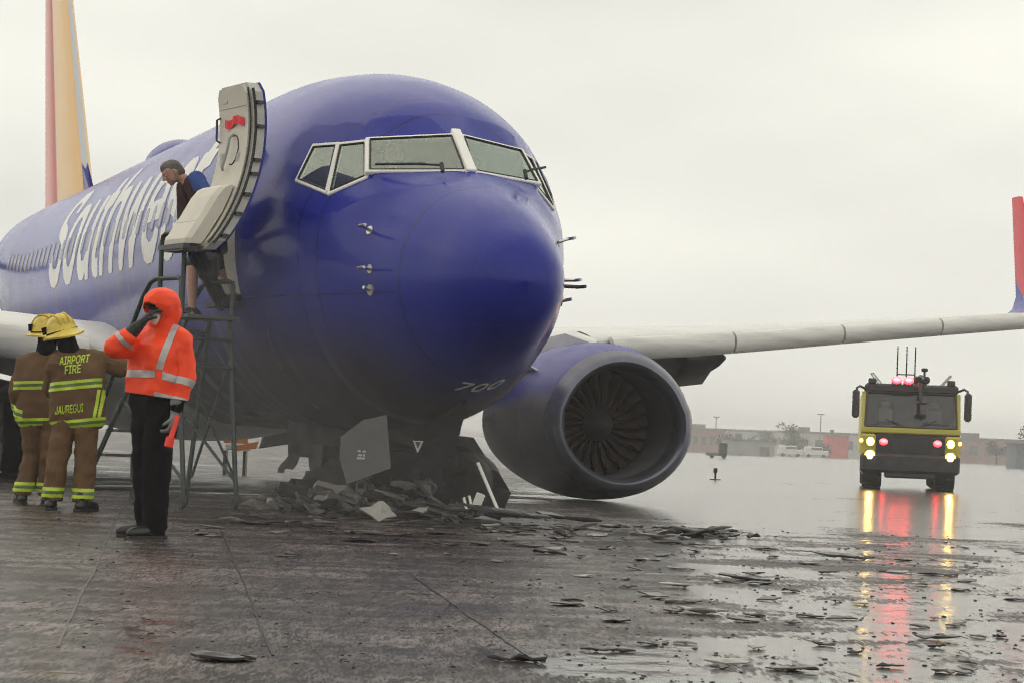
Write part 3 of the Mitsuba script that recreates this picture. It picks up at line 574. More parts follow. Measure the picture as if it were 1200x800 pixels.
def hand(w, d, pn, side, curl=.5, s=1.0):
    """palm, four fingers of unequal length and a thumb. w wrist, d pointing direction, pn out of the palm, side: towards the thumb"""
    d, pn = unit(d), unit(pn - unit(d) * (np.asarray(pn) @ unit(d))); sd = np.cross(pn, d) * side; w = np.asarray(w, float)
    H = [[(w, .028 * s), (w + d * .035 * s + sd * .022 * s, .022 * s), (w + d * .085 * s + sd * .030 * s, .016 * s), (w + d * .080 * s - sd * .032 * s, .015 * s), (w + d * .03 * s - sd * .02 * s, .02 * s)]]
    C = []
    for k, (o, L) in enumerate(((.030, .078), (.010, .088), (-.012, .082), (-.033, .064))):
        b = w + (d * .085 + sd * o) * s; a1, a2, a3 = curl * .5, curl * 1.25, curl * 1.8; dd = lambda a: d * math.cos(a) + pn * math.sin(a)
        p1 = b + dd(a1) * L * .45 * s; p2 = p1 + dd(a2) * L * .32 * s; p3 = p2 + dd(a3) * L * .23 * s
        C.append([(b - d * .02 * s, .011 * s), (b, .0105 * s), (p1, .0095 * s), (p2, .009 * s), (p3, .0075 * s)])
    t0 = w + (d * .03 + sd * .026) * s; t1 = t0 + (d * .028 + sd * .026 + pn * .012) * s; t2 = t1 + (d * .03 + sd * .006 + pn * .014 * (1 + curl)) * s
    C.append([(t0, .014 * s), (t1, .0115 * s), (t2, .009 * s)])
    return C, H
def shoe(heel, d, L=.29, w=.05, h=.10, bootleg=0, up=A(0, 0, 1)):
    """sole and upper of one shoe; heel: point on the ground under the ankle's back"""
    d = unit(d); heel = np.asarray(heel, float)
    up_ = [[(heel + up * .05, .045), (heel + d * .05 + up * .075, .050), (heel + d * .17 + up * .05, .048), (heel + d * (L - .045) + up * .042, .040), (heel + d * .1 + up * .04, .048)]]
    if bootleg: up_.append([(heel + d * .05 + up * .07, .058), (heel + d * .045 + up * bootleg, .068)])
    m = body([], hulls=up_, edge=.02, it=4); v = m.vertices; hz = (v - heel) @ up
    m.vertices = v + np.outer(np.maximum(0, .012 - hz), up)
    s = np.array([-d[1], d[0], 0]); s = unit(np.cross(up, d)); ring = []
    for t, ww in ((-.055, .025), (-.035, .042), (.04, .046), (.12, .044), (.19, .052), (.25, .045), (L - .012, .022)): ring.append((t, ww))
    o = [heel + d * t + s * w2 for t, w2 in ring] + [heel + d * t - s * w2 for t, w2 in ring[::-1]]
    sole = loft([np.array(o) + up * .001, np.array(o) + up * .024])
    return m, sole

# --- worker in the orange rain jacket -------------------------------------------------
O = A(-2.65, 18.65, 0); f = unit(A(-.72, -.69, 0)); l = np.cross(A(0, 0, 1), f)
hipc, chest = O + A(.02, 0, .98), O + A(.03, 0, 1.36)
SL, SR = O + A(.215, -.10, 1.455), O + A(-.125, .07, 1.44)
EL_, HL_ = O + A(.25, -.14, 1.20), O + A(.205, -.20, .955)
ER_, HR_ = O + A(-.265, -.16, 1.395), O + A(-.085, -.19, 1.575)
HC = O + A(.045, -.03, 1.70); fw = unit(A(-.62, -.74, -.20))
hh, HP, _ = head_parts(HC, fw, A(0, 0, 1))
wk = thing('person', 'worker in a bright orange hooded rain jacket raising one gloved hand to the face', 'person')
FL = [O + A(.06, -.07, 0), O + A(.0, .10, 0)]; KN = [O + A(.06, -.10, .50), O + A(-.03, .05, .50)]; HJ = [hipc + l * .09 + A(0, 0, -.06), hipc - l * .09 + A(0, 0, -.06)]
sk = body([[(HC + A(0, 0, -.06), .05), (O + A(.04, 0, 1.5), .055), (chest, .10), (hipc, .11)], [(SL, .05), (EL_, .04), (HL_, .032)], [(SR, .05), (ER_, .04), (HR_, .03)], [(SL, .06), (SR, .06)]] +
          [[(HJ[k], .075), (KN[k], .055), (FL[k] + A(0, 0, .09), .04)] for k in (0, 1)], hulls=hh, edge=.02, it=3)
scene[wk] = ply(sk, 'skin', True); face_bits(HP, wk)
jk = body([[(SL, .085), (EL_, .080), (HL_ + (EL_ - HL_) * .32, .072)], [(SR, .085), (ER_, .085), (HR_ + (ER_ - HR_) * .55, .068)]],
          hulls=[[(O + A(.02, 0, 1.06) + l * .11, .162), (O + A(.02, 0, 1.06) - l * .11, .162), (chest + l * .10 + f * .03, .145), (chest - l * .10 + f * .03, .145)],
                 [(chest + l * .10, .14), (chest - l * .10, .14), (SL, .09), (SR, .09), (O + A(.04, 0, 1.53), .095)]], edge=.022, it=10)
puff(jk, .020, 11, 3); jk = trimesh.intersections.slice_mesh_plane(jk, unit([.10, 0, 1]), O + A(0, 0, 1.055))
jck = put('jacket', jk, 'orange_coat', wk, True)
hood = body([[(HC + A(.01, .03, .03), .128), (O + A(.045, .02, 1.50), .10)], [(HC + A(.02, .05, -.02), .125), (HC + A(-.02, -.02, .03), .125)]], cut=[(HP(.125, 0, -.015), .086), (HP(.09, 0, -.01), .078)], edge=.016, it=5)
puff(hood, .008, 16, 5); put('hood', hood, 'orange_coat', wk, True)
cap = trimesh.creation.icosphere(3, 1.0); cap.vertices = cap.vertices * [.115, .115, .1]; cap = trimesh.intersections.slice_mesh_plane(cap, [0, 0, 1], [0, 0, .03]); cap.apply_translation(HC + A(0, 0, .03))
br = loft([[HP(.085, y, .052 - abs(y) * .25), HP(.085 + .085 * math.cos(y * 17), y * .95, .040 - abs(y) * .3), HP(.085 + .085 * math.cos(y * 17), y * .95, .034 - abs(y) * .3), HP(.085, y, .044 - abs(y) * .25)] for y in np.linspace(-.07, .07, 9)])
put('cap', M_(cap, br), 'black_cloth', wk, 40)
rs = body([], hulls=[[(HP(.085, .03, -.035), .028), (HP(.085, -.03, -.035), .028), (HP(.115, 0, -.045), .030), (HP(.085, 0, -.085), .026), (HP(.095, 0, -.01), .018)]], edge=.012, it=4)
rk = put('dust_mask', rs, 'mask_white', wk, True)
# tape: waist, cuff and sleeve bands, shoulder strap
def tape(m, m_, pl, key, mt='tape_silver', off=.005):
    b = band(m, pl, off)
    if len(b.faces): put(m_, b, mt, key, True)
zup = A(0, 0, 1)
tape(jk, 'tape', [(O + A(0, 0, 1.185), zup), (O + A(0, 0, 1.24), -zup), (O + A(.165, 0, 0), A(-1, .55, 0)), (O + A(-.2, 0, 0), A(1, 0, 0))], jck)
ad = unit(HL_ - EL_)
tape(jk, 'tape', [(EL_ + ad * .02, ad), (EL_ + ad * .075, -ad), (O + A(.155, 0, 0), A(1, -.25, 0))], jck)
tape(jk, 'tape', [(HL_ - ad * .055 - ad * .03, ad), (HL_ - ad * .03, -ad), (O + A(.10, 0, 0), A(1, -.25, 0)), (O + A(0, 0, 1.2), -zup)], jck)
sd_ = unit(A(1, 0, -.28)); tape(jk, 'tape', [(O + A(.075, 0, 1.36), sd_), (O + A(.128, 0, 1.36), -sd_), (O + A(0, 0, 1.245), zup), (O + A(0, .0, 0), A(0, -1, 0))], jck)
sr_ = unit(HR_ - ER_); tape(jk, 'tape', [(ER_ + sr_ * .07, sr_), (ER_ + sr_ * .105, -sr_), (O + A(-.14, 0, 0), A(-1, 0, 0))], jck)
tr = body([[(HJ[k], .128), (KN[k], .105), (FL[k] + A(0, 0, .10), .098)] for k in (0, 1)], hulls=[[(hipc + l * .09 + A(0, 0, .03), .145), (hipc - l * .09 + A(0, 0, .03), .145), (hipc + A(0, 0, .12), .14)] + [(HJ[k], .115) for k in (0, 1)]], edge=.025, it=8)
puff(tr, .022, 0, 8, axis=(9, 9, 10)); tr.vertices[:, 2] = np.maximum(tr.vertices[:, 2], .04); put('trousers', tr, 'black_cloth', wk, True)
for k, dr_ in ((0, A(-.55, -.6, 0)), (1, A(-1, -.15, 0))):
    up_, so_ = shoe(FL[k] - unit(dr_) * .06, dr_, .31, bootleg=.16); bk = put('boot', up_, 'boot_black', wk, True); put('sole', so_, 'tyre', bk)
C, H = hand(HR_ , A(.55, .25, .72), A(.75, .35, -.4), 1, .55, 1.15)
put('glove', body(C + [[(HR_ + (ER_ - HR_) * .68, .062), (HR_ + (ER_ - HR_) * .15, .045), (HR_, .034)]], hulls=H, edge=.012, it=3), 'glove_black', wk, True, label='black gauntlet held against the face')
C, H = hand(HL_ + A(-.01, 0, -.03), A(-.18, -.1, -1), A(-1, .2, .1), 1, .9, 1.1)
put('glove', body(C + [[(HL_ + A(0, 0, .06), .05), (HL_ + A(-.01, 0, -.03), .034)]], hulls=H, edge=.012, it=3), 'glove_grey', wk, True, label='grey glove hanging at the side')
put('sleeve_lining', body([[(EL_ + ad * .12, .05), (HL_ + A(0, 0, .02), .052)]], edge=.02, it=3), 'black_cloth', wk, True)
wand = thing('hand_lamp', 'small red hand lamp held low by the worker in orange', 'lamp')
g0 = HL_ + A(-.035, -.03, -.10); scene[wand] = ply(M_(bar(g0 + A(.05, 0, .06), g0 + A(.01, -.02, -.11), .020, 10), bar(g0 + A(.01, -.02, -.10), g0 + A(-.005, -.02, -.17), .034, 12)), mat('red_plastic', (.85, .05, .03), .35), 40)

# --- one of the crew behind the windscreen
pl = thing('person', 'crew member in a white shirt seated behind the windscreen', 'person'); pq_ = lambda *v: w_(np.array(v, float))[0]
ph = pq_(3.05, -.45, .72); hhq, PQ, _ = head_parts(ph, -aft, zup if 'zup' in globals() else A(0, 0, 1))
scene[pl] = ply(body([[(ph - A(0, 0, .06), .05), (pq_(3.15, -.45, .45), .06), (pq_(3.2, -.45, .1), .12)], [(pq_(3.15, -.65, .42), .06), (pq_(3.15, -.25, .42), .06)]], hulls=hhq, edge=.025, it=3), 'skin', True); face_bits(PQ, pl)
put('shirt', body([[(pq_(3.15, -.66, .41), .08), (pq_(2.9, -.72, .22), .07), (pq_(2.7, -.55, .30), .055)], [(pq_(3.15, -.24, .41), .08), (pq_(2.9, -.2, .22), .07), (pq_(2.7, -.3, .3), .055)]], hulls=[[(pq_(3.15, -.62, .40), .085), (pq_(3.15, -.28, .40), .085), (pq_(3.2, -.55, .0), .12), (pq_(3.2, -.35, .0), .12)]], edge=.03, it=5), 'mask_white', pl, True)

# --- two firefighters at the foot of the steps ----------------------------------------
def tri_tape(m, key, z0, z1, tiltv, lim=()):
    n = unit(tiltv); w = (z1 - z0)
    for a, b, mt, of in ((0, .34, 'tape_lime', .006), (.34, .66, 'tape_olive', .005), (.66, 1, 'tape_lime', .006)):
        bm = band(m, [(z0 + w * a, n), (z0 + w * b, -n)] + list(lim), of)
        if len(bm.faces): put('tape', bm, mt, key, True)
def helmet(key, c, up, fr):
    up, fr = unit(up), unit(fr - unit(up) * (np.asarray(fr) @ unit(up))); lf = np.cross(up, fr); R = np.stack([fr, lf, up], 1)
    an = np.arange(28) * 2 * math.pi / 28; secs = []
    for z, r, ext in ((-.075, .118, .0), (-.07, .15, 1.0), (-.055, .152, 1.0), (-.045, .128, .25), (0, .124, 0), (.05, .112, 0), (.09, .085, 0), (.115, .04, 0), (.12, .003, 0)):
        rr = r + ext * (.018 + .045 * np.maximum(0, -np.cos(an)) ** 2 + .012 * np.maximum(0, np.cos(an)) ** 2); zz = z - ext * .035 * np.maximum(0, -np.cos(an)) ** 2
        secs.append(np.stack([rr * np.cos(an) * 1.10, rr * np.sin(an), zz + 0 * an], 1) * 1.1 @ R.T + c)
    hk = put('helmet', loft(secs), 'helmet_yellow', key, 50)
    for sd in (-.05, 0, .05): put('ridge', tube([np.asarray(c) + R @ A(.143 * math.cos(a) * 1.08, sd, .132 * math.sin(a)) for a in np.linspace(.25, 2.9, 12)], .008, 6), 'helmet_yellow', hk, 40)
    put('band', tube([np.asarray(c) + R @ A(.141 * 1.1 * math.cos(a), .141 * math.sin(a), -.035) for a in np.linspace(0, 2 * math.pi, 25)], .009, 6), 'black_cloth', hk, 40)
    put('badge', box((0, 0, 0), (.012, .09, .07), np.r_[np.c_[R, np.zeros(3)], [[0, 0, 0, 1]]], .003).apply_translation(np.asarray(c) + R @ A(.09, .11, .01)), 'black_cloth', hk)
    return hk
def firefighter(label, O, S, arms, head, hup, hfr, knees, feet, hipc, chest, fdir, tiltv, back=None, hem=.745):
    key = thing('person', label, 'person', None); lat = unit(np.cross(A(0, 0, 1), fdir)); P = lambda v: O + A(*v)
    hd = P(head); hhs, HPf, _ = head_parts(hd, hfr, hup)
    hj = [P(hipc) + lat * .09, P(hipc) - lat * .09]
    sk = body([[(hd - unit(hup) * .06, .055), (P(chest) + A(0, 0, .14), .06), (P(chest), .10), (P(hipc), .11)], [(P(S[0]), .06), (P(S[1]), .06)]] + [[(P(S[k]), .05), (P(a[0]), .04), (P(a[1]), .03)] for k, a in enumerate(arms)] + [[(hj[k], .07), (P(knees[k]), .05), (P(feet[k]) + A(0, 0, .09), .04)] for k in (0, 1)], hulls=hhs, edge=.022, it=3)
    scene[key] = ply(sk, 'skin', True); face_bits(HPf, key)
    helmet(key, hd + unit(hup) * .055, hup, hfr)
    put('neck_flap', puff(body([[(hd - unit(hup) * .02 - unit(hfr) * .035, .092), (P(chest) + (hd - P(chest)) * .52, .10)]], edge=.02, it=4), .008, 14, 2), 'black_cloth', key, True)
    ct = body([[(P(S[k]), .090), (P(a[0]), .085), (P(a[1]) + (P(a[0]) - P(a[1])) * .25, .075)] for k, a in enumerate(arms)],
              hulls=[[(P(chest) + lat * .11, .145), (P(chest) - lat * .11, .145), (P(S[0]), .09), (P(S[1]), .09), (P(chest) + (hd - P(chest)) * .45, .09)],
                     [(P(chest) + lat * .11, .145), (P(chest) - lat * .11, .145), (P(hipc) + A(0, 0, -.02) + lat * .13, .145), (P(hipc) + A(0, 0, -.02) - lat * .13, .145)]], edge=.022, it=10)
    puff(ct, .021, 10, int(abs(O[0] * 10)))
    ct = trimesh.intersections.slice_mesh_plane(ct, unit(tiltv), P((hipc[0], hipc[1], hem)))
    ck = put('coat', ct, 'brown_coat', key, True)
    n = unit(tiltv); cx = P(hipc)
    near = [(cx + A(-.30, 0, 0), A(1, 0, 0)), (cx + A(.34, 0, 0), A(-1, 0, 0))]
    tri_tape(ct, ck, P((hipc[0], 0, hem + .02)), P((hipc[0], 0, hem + .105)), n, near)
    tri_tape(ct, ck, P((chest[0], 0, chest[2] - .13)), P((chest[0], 0, chest[2] - .045)), n, [(P(chest) + A(-.27, 0, 0), A(1, 0, 0)), (P(chest) + A(.24, 0, 0), A(-1, 0, 0))])
    for k, a in enumerate(arms):
        d = unit(P(a[1]) - P(a[0])); e = P(a[1]) - d * .10; tri_tape(ct, ck, e - d * .07, e + d * .02, d, [(e - d * .09, d)] if False else [(e + np.cross(d, [0, 0, 1]) * .16, -np.cross(d, [0, 0, 1])), (e - np.cross(d, [0, 0, 1]) * .16, np.cross(d, [0, 0, 1])), (e + A(0, 0, .16), A(0, 0, -1)), (e - A(0, 0, .2), A(0, 0, 1))] if abs(d[2]) < .9 else [(e + A(.16, 0, 0), A(-1, 0, 0)), (e - A(.14, 0, 0), A(1, 0, 0))])
        C, H = hand(P(a[1]), d, a[2], a[3], .6, 1.1)
        put('glove', body(C + [[(P(a[1]) - d * .06, .048), (P(a[1]), .032)]], hulls=H, edge=.012, it=3), 'glove_grey' if k else 'glove_lime', key, True)
    tr = body([[(hj[k], .125), (P(knees[k]), .105), (P(feet[k]) + A(0, 0, .13), .098)] for k in (0, 1)], hulls=[[(P(hipc) + lat * .07, .14), (P(hipc) - lat * .07, .14)] + [(hj[k] - A(0, 0, .06), .12) for k in (0, 1)]], edge=.025, it=8)
    puff(tr, .024, 0, 8, axis=(9, 9, 11)); tr.vertices[:, 2] = np.maximum(tr.vertices[:, 2], .085); tk = put('trousers', tr, 'brown_coat', key, True)
    for k in (0, 1):
        x = P(feet[k]); mid = (P(feet[0]) + P(feet[1])) / 2; s = unit(x - mid); tri_tape(tr, tk, x + A(0, 0, .12), x + A(0, 0, .215), zup, [(mid + s * .004, s)])
        up_, so_ = shoe(x - fdir * .08, fdir + s * .25, .31, bootleg=.16); bk = put('boot', up_, 'boot_black', key, True); put('sole', so_, 'tyre', bk)
    return key, ct, ck, P
mat('glove_lime', (.50, .52, .16), .6)
fd = unit(A(.18, .98, 0))
fk1, ct, ck, P = firefighter('firefighter in a brown coat lettered across the back, reaching towards the steps', A(-4.05, 23.42, 0), ((-.19, -.02, 1.37), (.215, .03, 1.41)),
    (((-.27, .20, 1.14), (-.16, .36, 1.0), A(0, 1, .2), 1), ((.40, .10, 1.345), (.52, .30, 1.40), A(-.2, .3, -1), -1)), (-.155, .05, 1.645), A(-.30, -.05, .95), A(-.45, .85, -.2), ((-.14, .0, .47), (.125, .0, .47)), ((-.165, 0, 0), (.115, -.03, 0)), (.02, .02, .90), (.02, .0, 1.26), fd, A(-.13, 0, 1))
tx_top = band(ct, [(P((.015, 0, 0)), A(1, 0, 0)), (P((.055, 0, 0)), A(-1, 0, 0)), (P((0, 0, 1.135)), A(0, 0, -1)), (P((0, 0, .86)), zup), (P((0, .0, 0)), A(0, -1, 0))], .006)
for xx in (.09, .13):
    b = band(ct, [(P((xx, 0, 0)), A(1, 0, -.12)), (P((xx + .028, 0, 0)), A(-1, 0, .12)), (P((0, 0, 1.135)), A(0, 0, -1)), (P((0, 0, .86)), zup), (P((0, 0, 0)), A(0, -1, 0))], .006)
    if len(b.faces): put('tape', b, 'tape_lime', ck, True)
def on_back(text, h, wd, c, slant, cm):
    """cloth lettering pressed on the back of the coat"""
    t = meshkit.text_mesh(text, h, .003, True); b = t.bounds; t.apply_scale([wd / (b[1][0] - b[0][0]), 1, 1]); t.apply_translation([-t.bounds.mean(0)[0], -t.bounds.mean(0)[1], 0]); t = refine(t, .03)
    v = t.vertices; q = np.stack([c[0] + v[:, 0], np.full(len(v), c[1] - 1.), c[2] + v[:, 1] + v[:, 0] * slant], 1)
    loc, ri, _ = cm.ray.intersects_location(q, np.tile([0, 1., 0], (len(q), 1)), multiple_hits=False); y = np.full(len(v), np.nan); y[ri] = loc[:, 1]
    y = np.where(np.isnan(y), np.nanmean(y), y); return trimesh.Trimesh(np.stack([q[:, 0], y - .006 - v[:, 2], q[:, 2]], 1), t.faces[:, ::-1], process=False)
for tt, h, wd, z, x in (('AIRPORT', .075, .27, 1.405, -.005), ('FIRE', .075, .15, 1.315, -.01), ('JAUREGUI', .075, .27, .945, -.03)):
    put('lettering', on_back(tt, h, wd, P((x, 0, z)), .14, ct), 'tape_lime', ck, False, label='lime cloth lettering on the coat')
fd2 = unit(A(-.15, .98, 0))
fk2, ct2, ck2, P2 = firefighter('firefighter in a plain brown coat half hidden at the far left behind another', A(-4.66, 24.75, 0), ((-.12, -.02, 1.38), (.22, .05, 1.42)),
    (((-.19, -.06, 1.10), (-.17, .10, .88), A(1, .2, 0), 1), ((.30, .2, 1.2), (.2, .42, 1.15), A(-1, 0, 0), -1)), (.06, .04, 1.68), A(-.06, -.08, 1), A(-.75, .55, -.35), ((-.02, .08, .48), (.16, .0, .48)), ((-.10, .06, 0), (.12, .1, 0)), (.06, .02, .90), (.06, .0, 1.26), fd2, A(-.06, 0, 1))

# --- passenger climbing out of the doorway --------------------------------------------
pk = thing('person', 'grey haired passenger in a dark jacket leaning out of the doorway onto the steps', 'person')
hc = A(-3.63, 26.28, 3.46); hf, hu = unit(A(-.80, -.35, -.52)), unit(A(-.55, -.1, .85))
hhp, PP, _ = head_parts(hc, hf, hu, 1.02); NK = A(-3.52, 26.30, 3.41); CH = A(-3.36, 26.33, 3.25); HP_ = A(-3.16, 26.42, 2.90)
S1, S2 = A(-3.36, 26.17, 3.40), A(-3.46, 26.46, 3.30); E1, W1 = A(-3.22, 25.98, 3.20), A(-3.10, 25.98, 3.02); E2, W2 = A(-3.50, 26.55, 3.05), A(-3.45, 26.62, 2.85)
K1, AN1 = A(-3.36, 26.12, 2.47), A(-3.33, 26.02, 2.04); K2, AN2 = A(-3.15, 26.52, 2.50), A(-2.85, 26.62, 2.30)
C1, H1 = hand(W1, W1 - E1, A(0, 1, 0), 1, .6); C2, H2 = hand(W2, W2 - E2, A(1, 0, 0), -1, .5)
sk = body([[(hc - hu * .05 - hf * .02, .056), (NK, .058), (CH, .11), (HP_, .12)], [(S1, .055), (E1, .043), (W1, .030)], [(S2, .055), (E2, .043), (W2, .030)], [(S1, .06), (S2, .06)], [(HP_, .1), (K1, .062), (K1 * .6 + AN1 * .4, .060), (AN1, .040), (AN1 + A(-.01, -.02, -.06), .042)], [(HP_, .1), (K2, .06), (AN2, .04)]] + C1 + C2, hulls=hhp + H1 + H2, edge=.016, it=3)
scene[pk] = ply(sk, 'skin', True); face_bits(PP, pk, 1.02)
hr = body([], hulls=[[(PP(-.025, 0, .045), .098), (PP(.03, 0, .075), .070), (PP(-.06, 0, -.02), .072)]], cut=[(PP(.15, 0, -.045), .115)], edge=.014, it=3); puff(hr, .007, 40, 2); put('hair', hr, 'hair_grey', pk, True)
jt = body([[(S1, .082), (E1 * .9 + S1 * .1, .074)], [(S2, .082), (E2, .070), (W2, .055)]], hulls=[[(CH + A(.03, -.1, 0), .125), (CH + A(-.03, .1, 0), .125), (S1, .085), (S2, .085), (NK * .6 + CH * .4, .085)], [(CH + A(.03, -.1, 0), .125), (CH + A(-.03, .1, 0), .125), (HP_ + A(0, -.09, .02), .13), (HP_ + A(0, .09, .02), .13)]], edge=.022, it=8); puff(jt, .014, 9, 4)
put('jacket', jt, 'maroon_coat', pk, True)
put('jacket_front', body([], hulls=[[(CH + A(-.12, -.02, -.08), .06), (CH + A(-.16, .02, -.28), .05), (CH + A(-.06, .0, -.3), .06), (NK + A(-.02, 0, -.08), .05)]], edge=.02, it=5), 'maroon_coat', pk, True)
put('sleeve', puff(body([[(S1 + A(.0, -.02, 0), .088), (E1, .078), (W1 + (E1 - W1) * .2, .06)]], edge=.02, it=5), .01, 12, 6), 'blue_cloth', pk, True, label='blue sleeve')
put('shorts', puff(body([[(HP_, .14), (K1 + (HP_ - K1) * .12, .105)], [(HP_, .14), (K2 + (HP_ - K2) * .12, .10)]], edge=.025, it=6), .012, 10, 3), 'shorts_dark', pk, True)
fdir_ = unit(A(-.88, -.42, -.0)); up_, so_ = shoe(AN1 + A(0, 0, -.10) - fdir_ * .055, fdir_, .29); sk_ = put('shoe', up_, 'boot_black', pk, True, label='dark shoe with a white sole'); put('sole', so_, 'mask_white', sk_)
# ---------------------------------------------------------------- green rolling steps
mat('steps_green', lambda p, n, uv: mix((.014, .028, .027), (.028, .044, .040), fbm(p.x * 12, p.y * 12, p.z * 12, 3)), .42)
mat('tread_grey', (.10, .11, .11), .5, .4)
sk = thing('boarding_steps', 'green tubular rolling steps standing under the open service door', 'steps')
d_, wv = A(-.6, .8, 0), A(.8, .6, 0); FR = A(-2.75, 25.38, 0); W = .60; PZ = 1.925
pt = lambda a, b, z: FR + d_ * a - wv * b + zup * z            # a along the flight, b across from the right side
for b in (0, W):
    put('stringer', M_(bar(pt(.62, b, PZ - .05), pt(2.15, b, .06), .028, 8)), 'steps_green', sk, 40)
    put('post', M_(bar(pt(.22, b, PZ), pt(0 - .05, b, .14), .026, 8)), 'steps_green', sk, 40)
    put('post', M_(bar(pt(.62, b, PZ), pt(.95, b, .14), .026, 8)), 'steps_green', sk, 40)
    put('brace', M_(bar(pt(-.03, b, .22), pt(2.1, b, .14), .018, 8), bar(pt(.0, b, .30), pt(1.25, b, 1.05), .016, 8), bar(pt(.86, b, .3), pt(.18, b, 1.5), .016, 8)), 'steps_green', sk, 40)
    rail = [pt(.18, b, PZ - .02), pt(.18, b, PZ + .32), pt(.20, b, PZ + .37), pt(.26, b, PZ + .385), pt(.70, b, PZ + .385), pt(.82, b, PZ + .35), pt(.95, b, PZ + .23), pt(2.05, b, .62), pt(2.15, b, .48), pt(2.13, b, .20)]
    put('handrail', tube(rail, .025, 8), 'steps_green', sk, 50)
    for a, nm in ((-.05, 0), (.95, 1)):
        wkk = put('castor', M_(bar(pt(a, b, .16), pt(a, b, .09), .03, 8), box(tuple(pt(a, b, .10)), (.05, .05, .09))), 'black_metal', sk); put('wheel', wheel(pt(a, b + .0, .062) + d_ * .03, .062, .035, wv, 18), 'tyre', wkk, 40)
hoop = [pt(.62, W, PZ - .02), pt(.62, W, PZ + .74), pt(.60, W, PZ + .81), pt(.54, W, PZ + .84), pt(.22, W, PZ + .84), pt(.16, W, PZ + .81), pt(.15, W, PZ + .74), pt(.15, W, PZ - .02)]
put('handrail', tube(hoop, .025, 8), 'steps_green', sk, 50)
put('platform', M_(box(tuple(pt(.36, W / 2, PZ)), (.66, W, .035), rot([0, 0, 1], math.degrees(math.atan2(d_[1], d_[0]))))), 'tread_grey', sk)
for z in (PZ - .22, PZ - .5, .2): put('cross_bar', bar(pt(.22 * z / PZ - .05, 0, z), pt(.22 * z / PZ - .05, W, z), .017, 8), 'steps_green', sk, 40)
put('cross_bar', bar(pt(-.03, 0, .3), pt(.2, W, 1.6), .014, 8), 'steps_green', sk, 40)
for k in range(7):
    t = (k + .6) / 7.4; c = pt(.62 + 1.53 * t, W / 2, PZ * (1 - t) + .02); put('tread', box(tuple(c), (.22, W - .03, .03), rot([0, 0, 1], math.degrees(math.atan2(d_[1], d_[0])))), 'tread_grey', sk)
put('cross_bar', bar(pt(.95, 0, .2), pt(.95, W, .2), .017, 8), 'steps_green', sk, 40); put('cross_bar', bar(pt(2.12, 0, .12), pt(2.12, W, .12), .017, 8), 'steps_green', sk, 40)
# ---------------------------------------------------------------- airport fire engine
mat('truck_lime', lambda p, n, uv: mix((.50, .43, .045), (.40, .35, .05), fbm(p.x * 3, p.y * 3, p.z * 3, 3)), .3, clearcoat=.6)
mat('truck_black', lambda p, n, uv: mix((.016, .013, .015), (.030, .026, .028), fbm(p.x * 4, p.y * 4, p.z * 4, 3)), .38)
mat('wind_glass', (.030, .028, .038), .10, clearcoat=1., clearcoat_gloss=.95)
mat('lamp_chrome', (.6, .6, .6), .2, .9)
tk = thing('fire_engine', 'lime and black airport fire engine driving this way with headlights and red beacons lit', 'fire engine')
TO = A(10.79, 67.4, -.262); TS = np.diag([.895, 1., .975, 1.]); TR = rot([0, 0, 1], -7.5)
def tp(name, m, mt, parent=None, smooth=False, label=None, **kw):
    m = m.copy(); m.apply_transform(TS); m.apply_transform(TR); m.apply_translation(TO); return put(name, m, mt, parent or tk, smooth, label, **kw)
# cab: lower black front, lime band and pillars, raked windscreen, dark roof
tp('bumper', M_(rbox((2.96, .5, .52), .07).apply_translation((0, .10, .76)), rbox((1.5, .4, .2), .05).apply_translation((0, .15, .46))), 'truck_black', smooth=30)
tp('front_panel', rbox((2.92, .3, .62), .05).apply_translation((0, .14, 1.27)), 'truck_black', smooth=30)
gk_ = tp('grille', box((0, -.02, 1.25), (1.0, .03, .36)), 'black_metal')
for k in range(6): tp('slat', box((0, -.045, 1.10 + k * .06), (.96, .03, .022)), 'truck_black', gk_)
for s in (-1, 1): tp('corner_panel', rbox((.46, .30, .84), .05).apply_translation((s * 1.255, .085, 1.13)), 'truck_lime', smooth=30)
tp('cab_band', rbox((2.96, .34, .17), .03).apply_translation((0, .16, 1.665)), 'truck_lime', smooth=30)
for s in (-1, 1): tp('cab_side', M_(prism([(.04, 1.745), (.60, 2.72), (2.1, 2.72), (2.1, .95), (1.95, .95), (1.6, 1.5), (.8, 1.5), (.3, 1.5)], .12).apply_transform(np.array([[0, 0, 1, s * 1.41 - .06], [1, 0, 0, 0], [0, 1, 0, 0], [0, 0, 0, 1.]]))), 'truck_lime')
tp('cab_wall', box((0, 2.0, 1.8), (2.7, .1, 1.8)), 'dark_interior'); tp('dashboard', rbox((2.6, .4, .12), .03).apply_translation((0, .42, 1.74)), 'dark_interior')
for s in (-.75, .75): tp('seat', M_(rbox((.5, .14, .7), .05).apply_translation((s, 1.3, 1.95)), rbox((.3, .1, .2), .03).apply_translation((s, 1.32, 2.4))), 'black_metal')
tp('windscreen', quads([(-1.35, .045, 1.76), (1.35, .045, 1.76), (1.31, .585, 2.70), (-1.31, .585, 2.70)], [[0, 1, 2, 3]]), 'truck_glass')
scene['truck_glass'] = {'type': 'thindielectric', 'int_ior': 1.45}
tp('windscreen_frame', M_(*[bar(a, b, .035, 6) for a, b in (((-1.36, .03, 1.76), (1.36, .03, 1.76)), ((1.36, .03, 1.76), (1.32, .57, 2.71)), ((1.32, .57, 2.71), (-1.32, .57, 2.71)), ((-1.32, .57, 2.71), (-1.36, .03, 1.76)))]), 'truck_black', smooth=40)
for s in (-1, 1): tp('wiper', M_(bar((s * .15, .0, 1.76), (s * .75, .13, 1.98), .014), bar((s * .35, .07, 1.90), (s * 1.1, .06, 1.86), .012)), 'rubber')
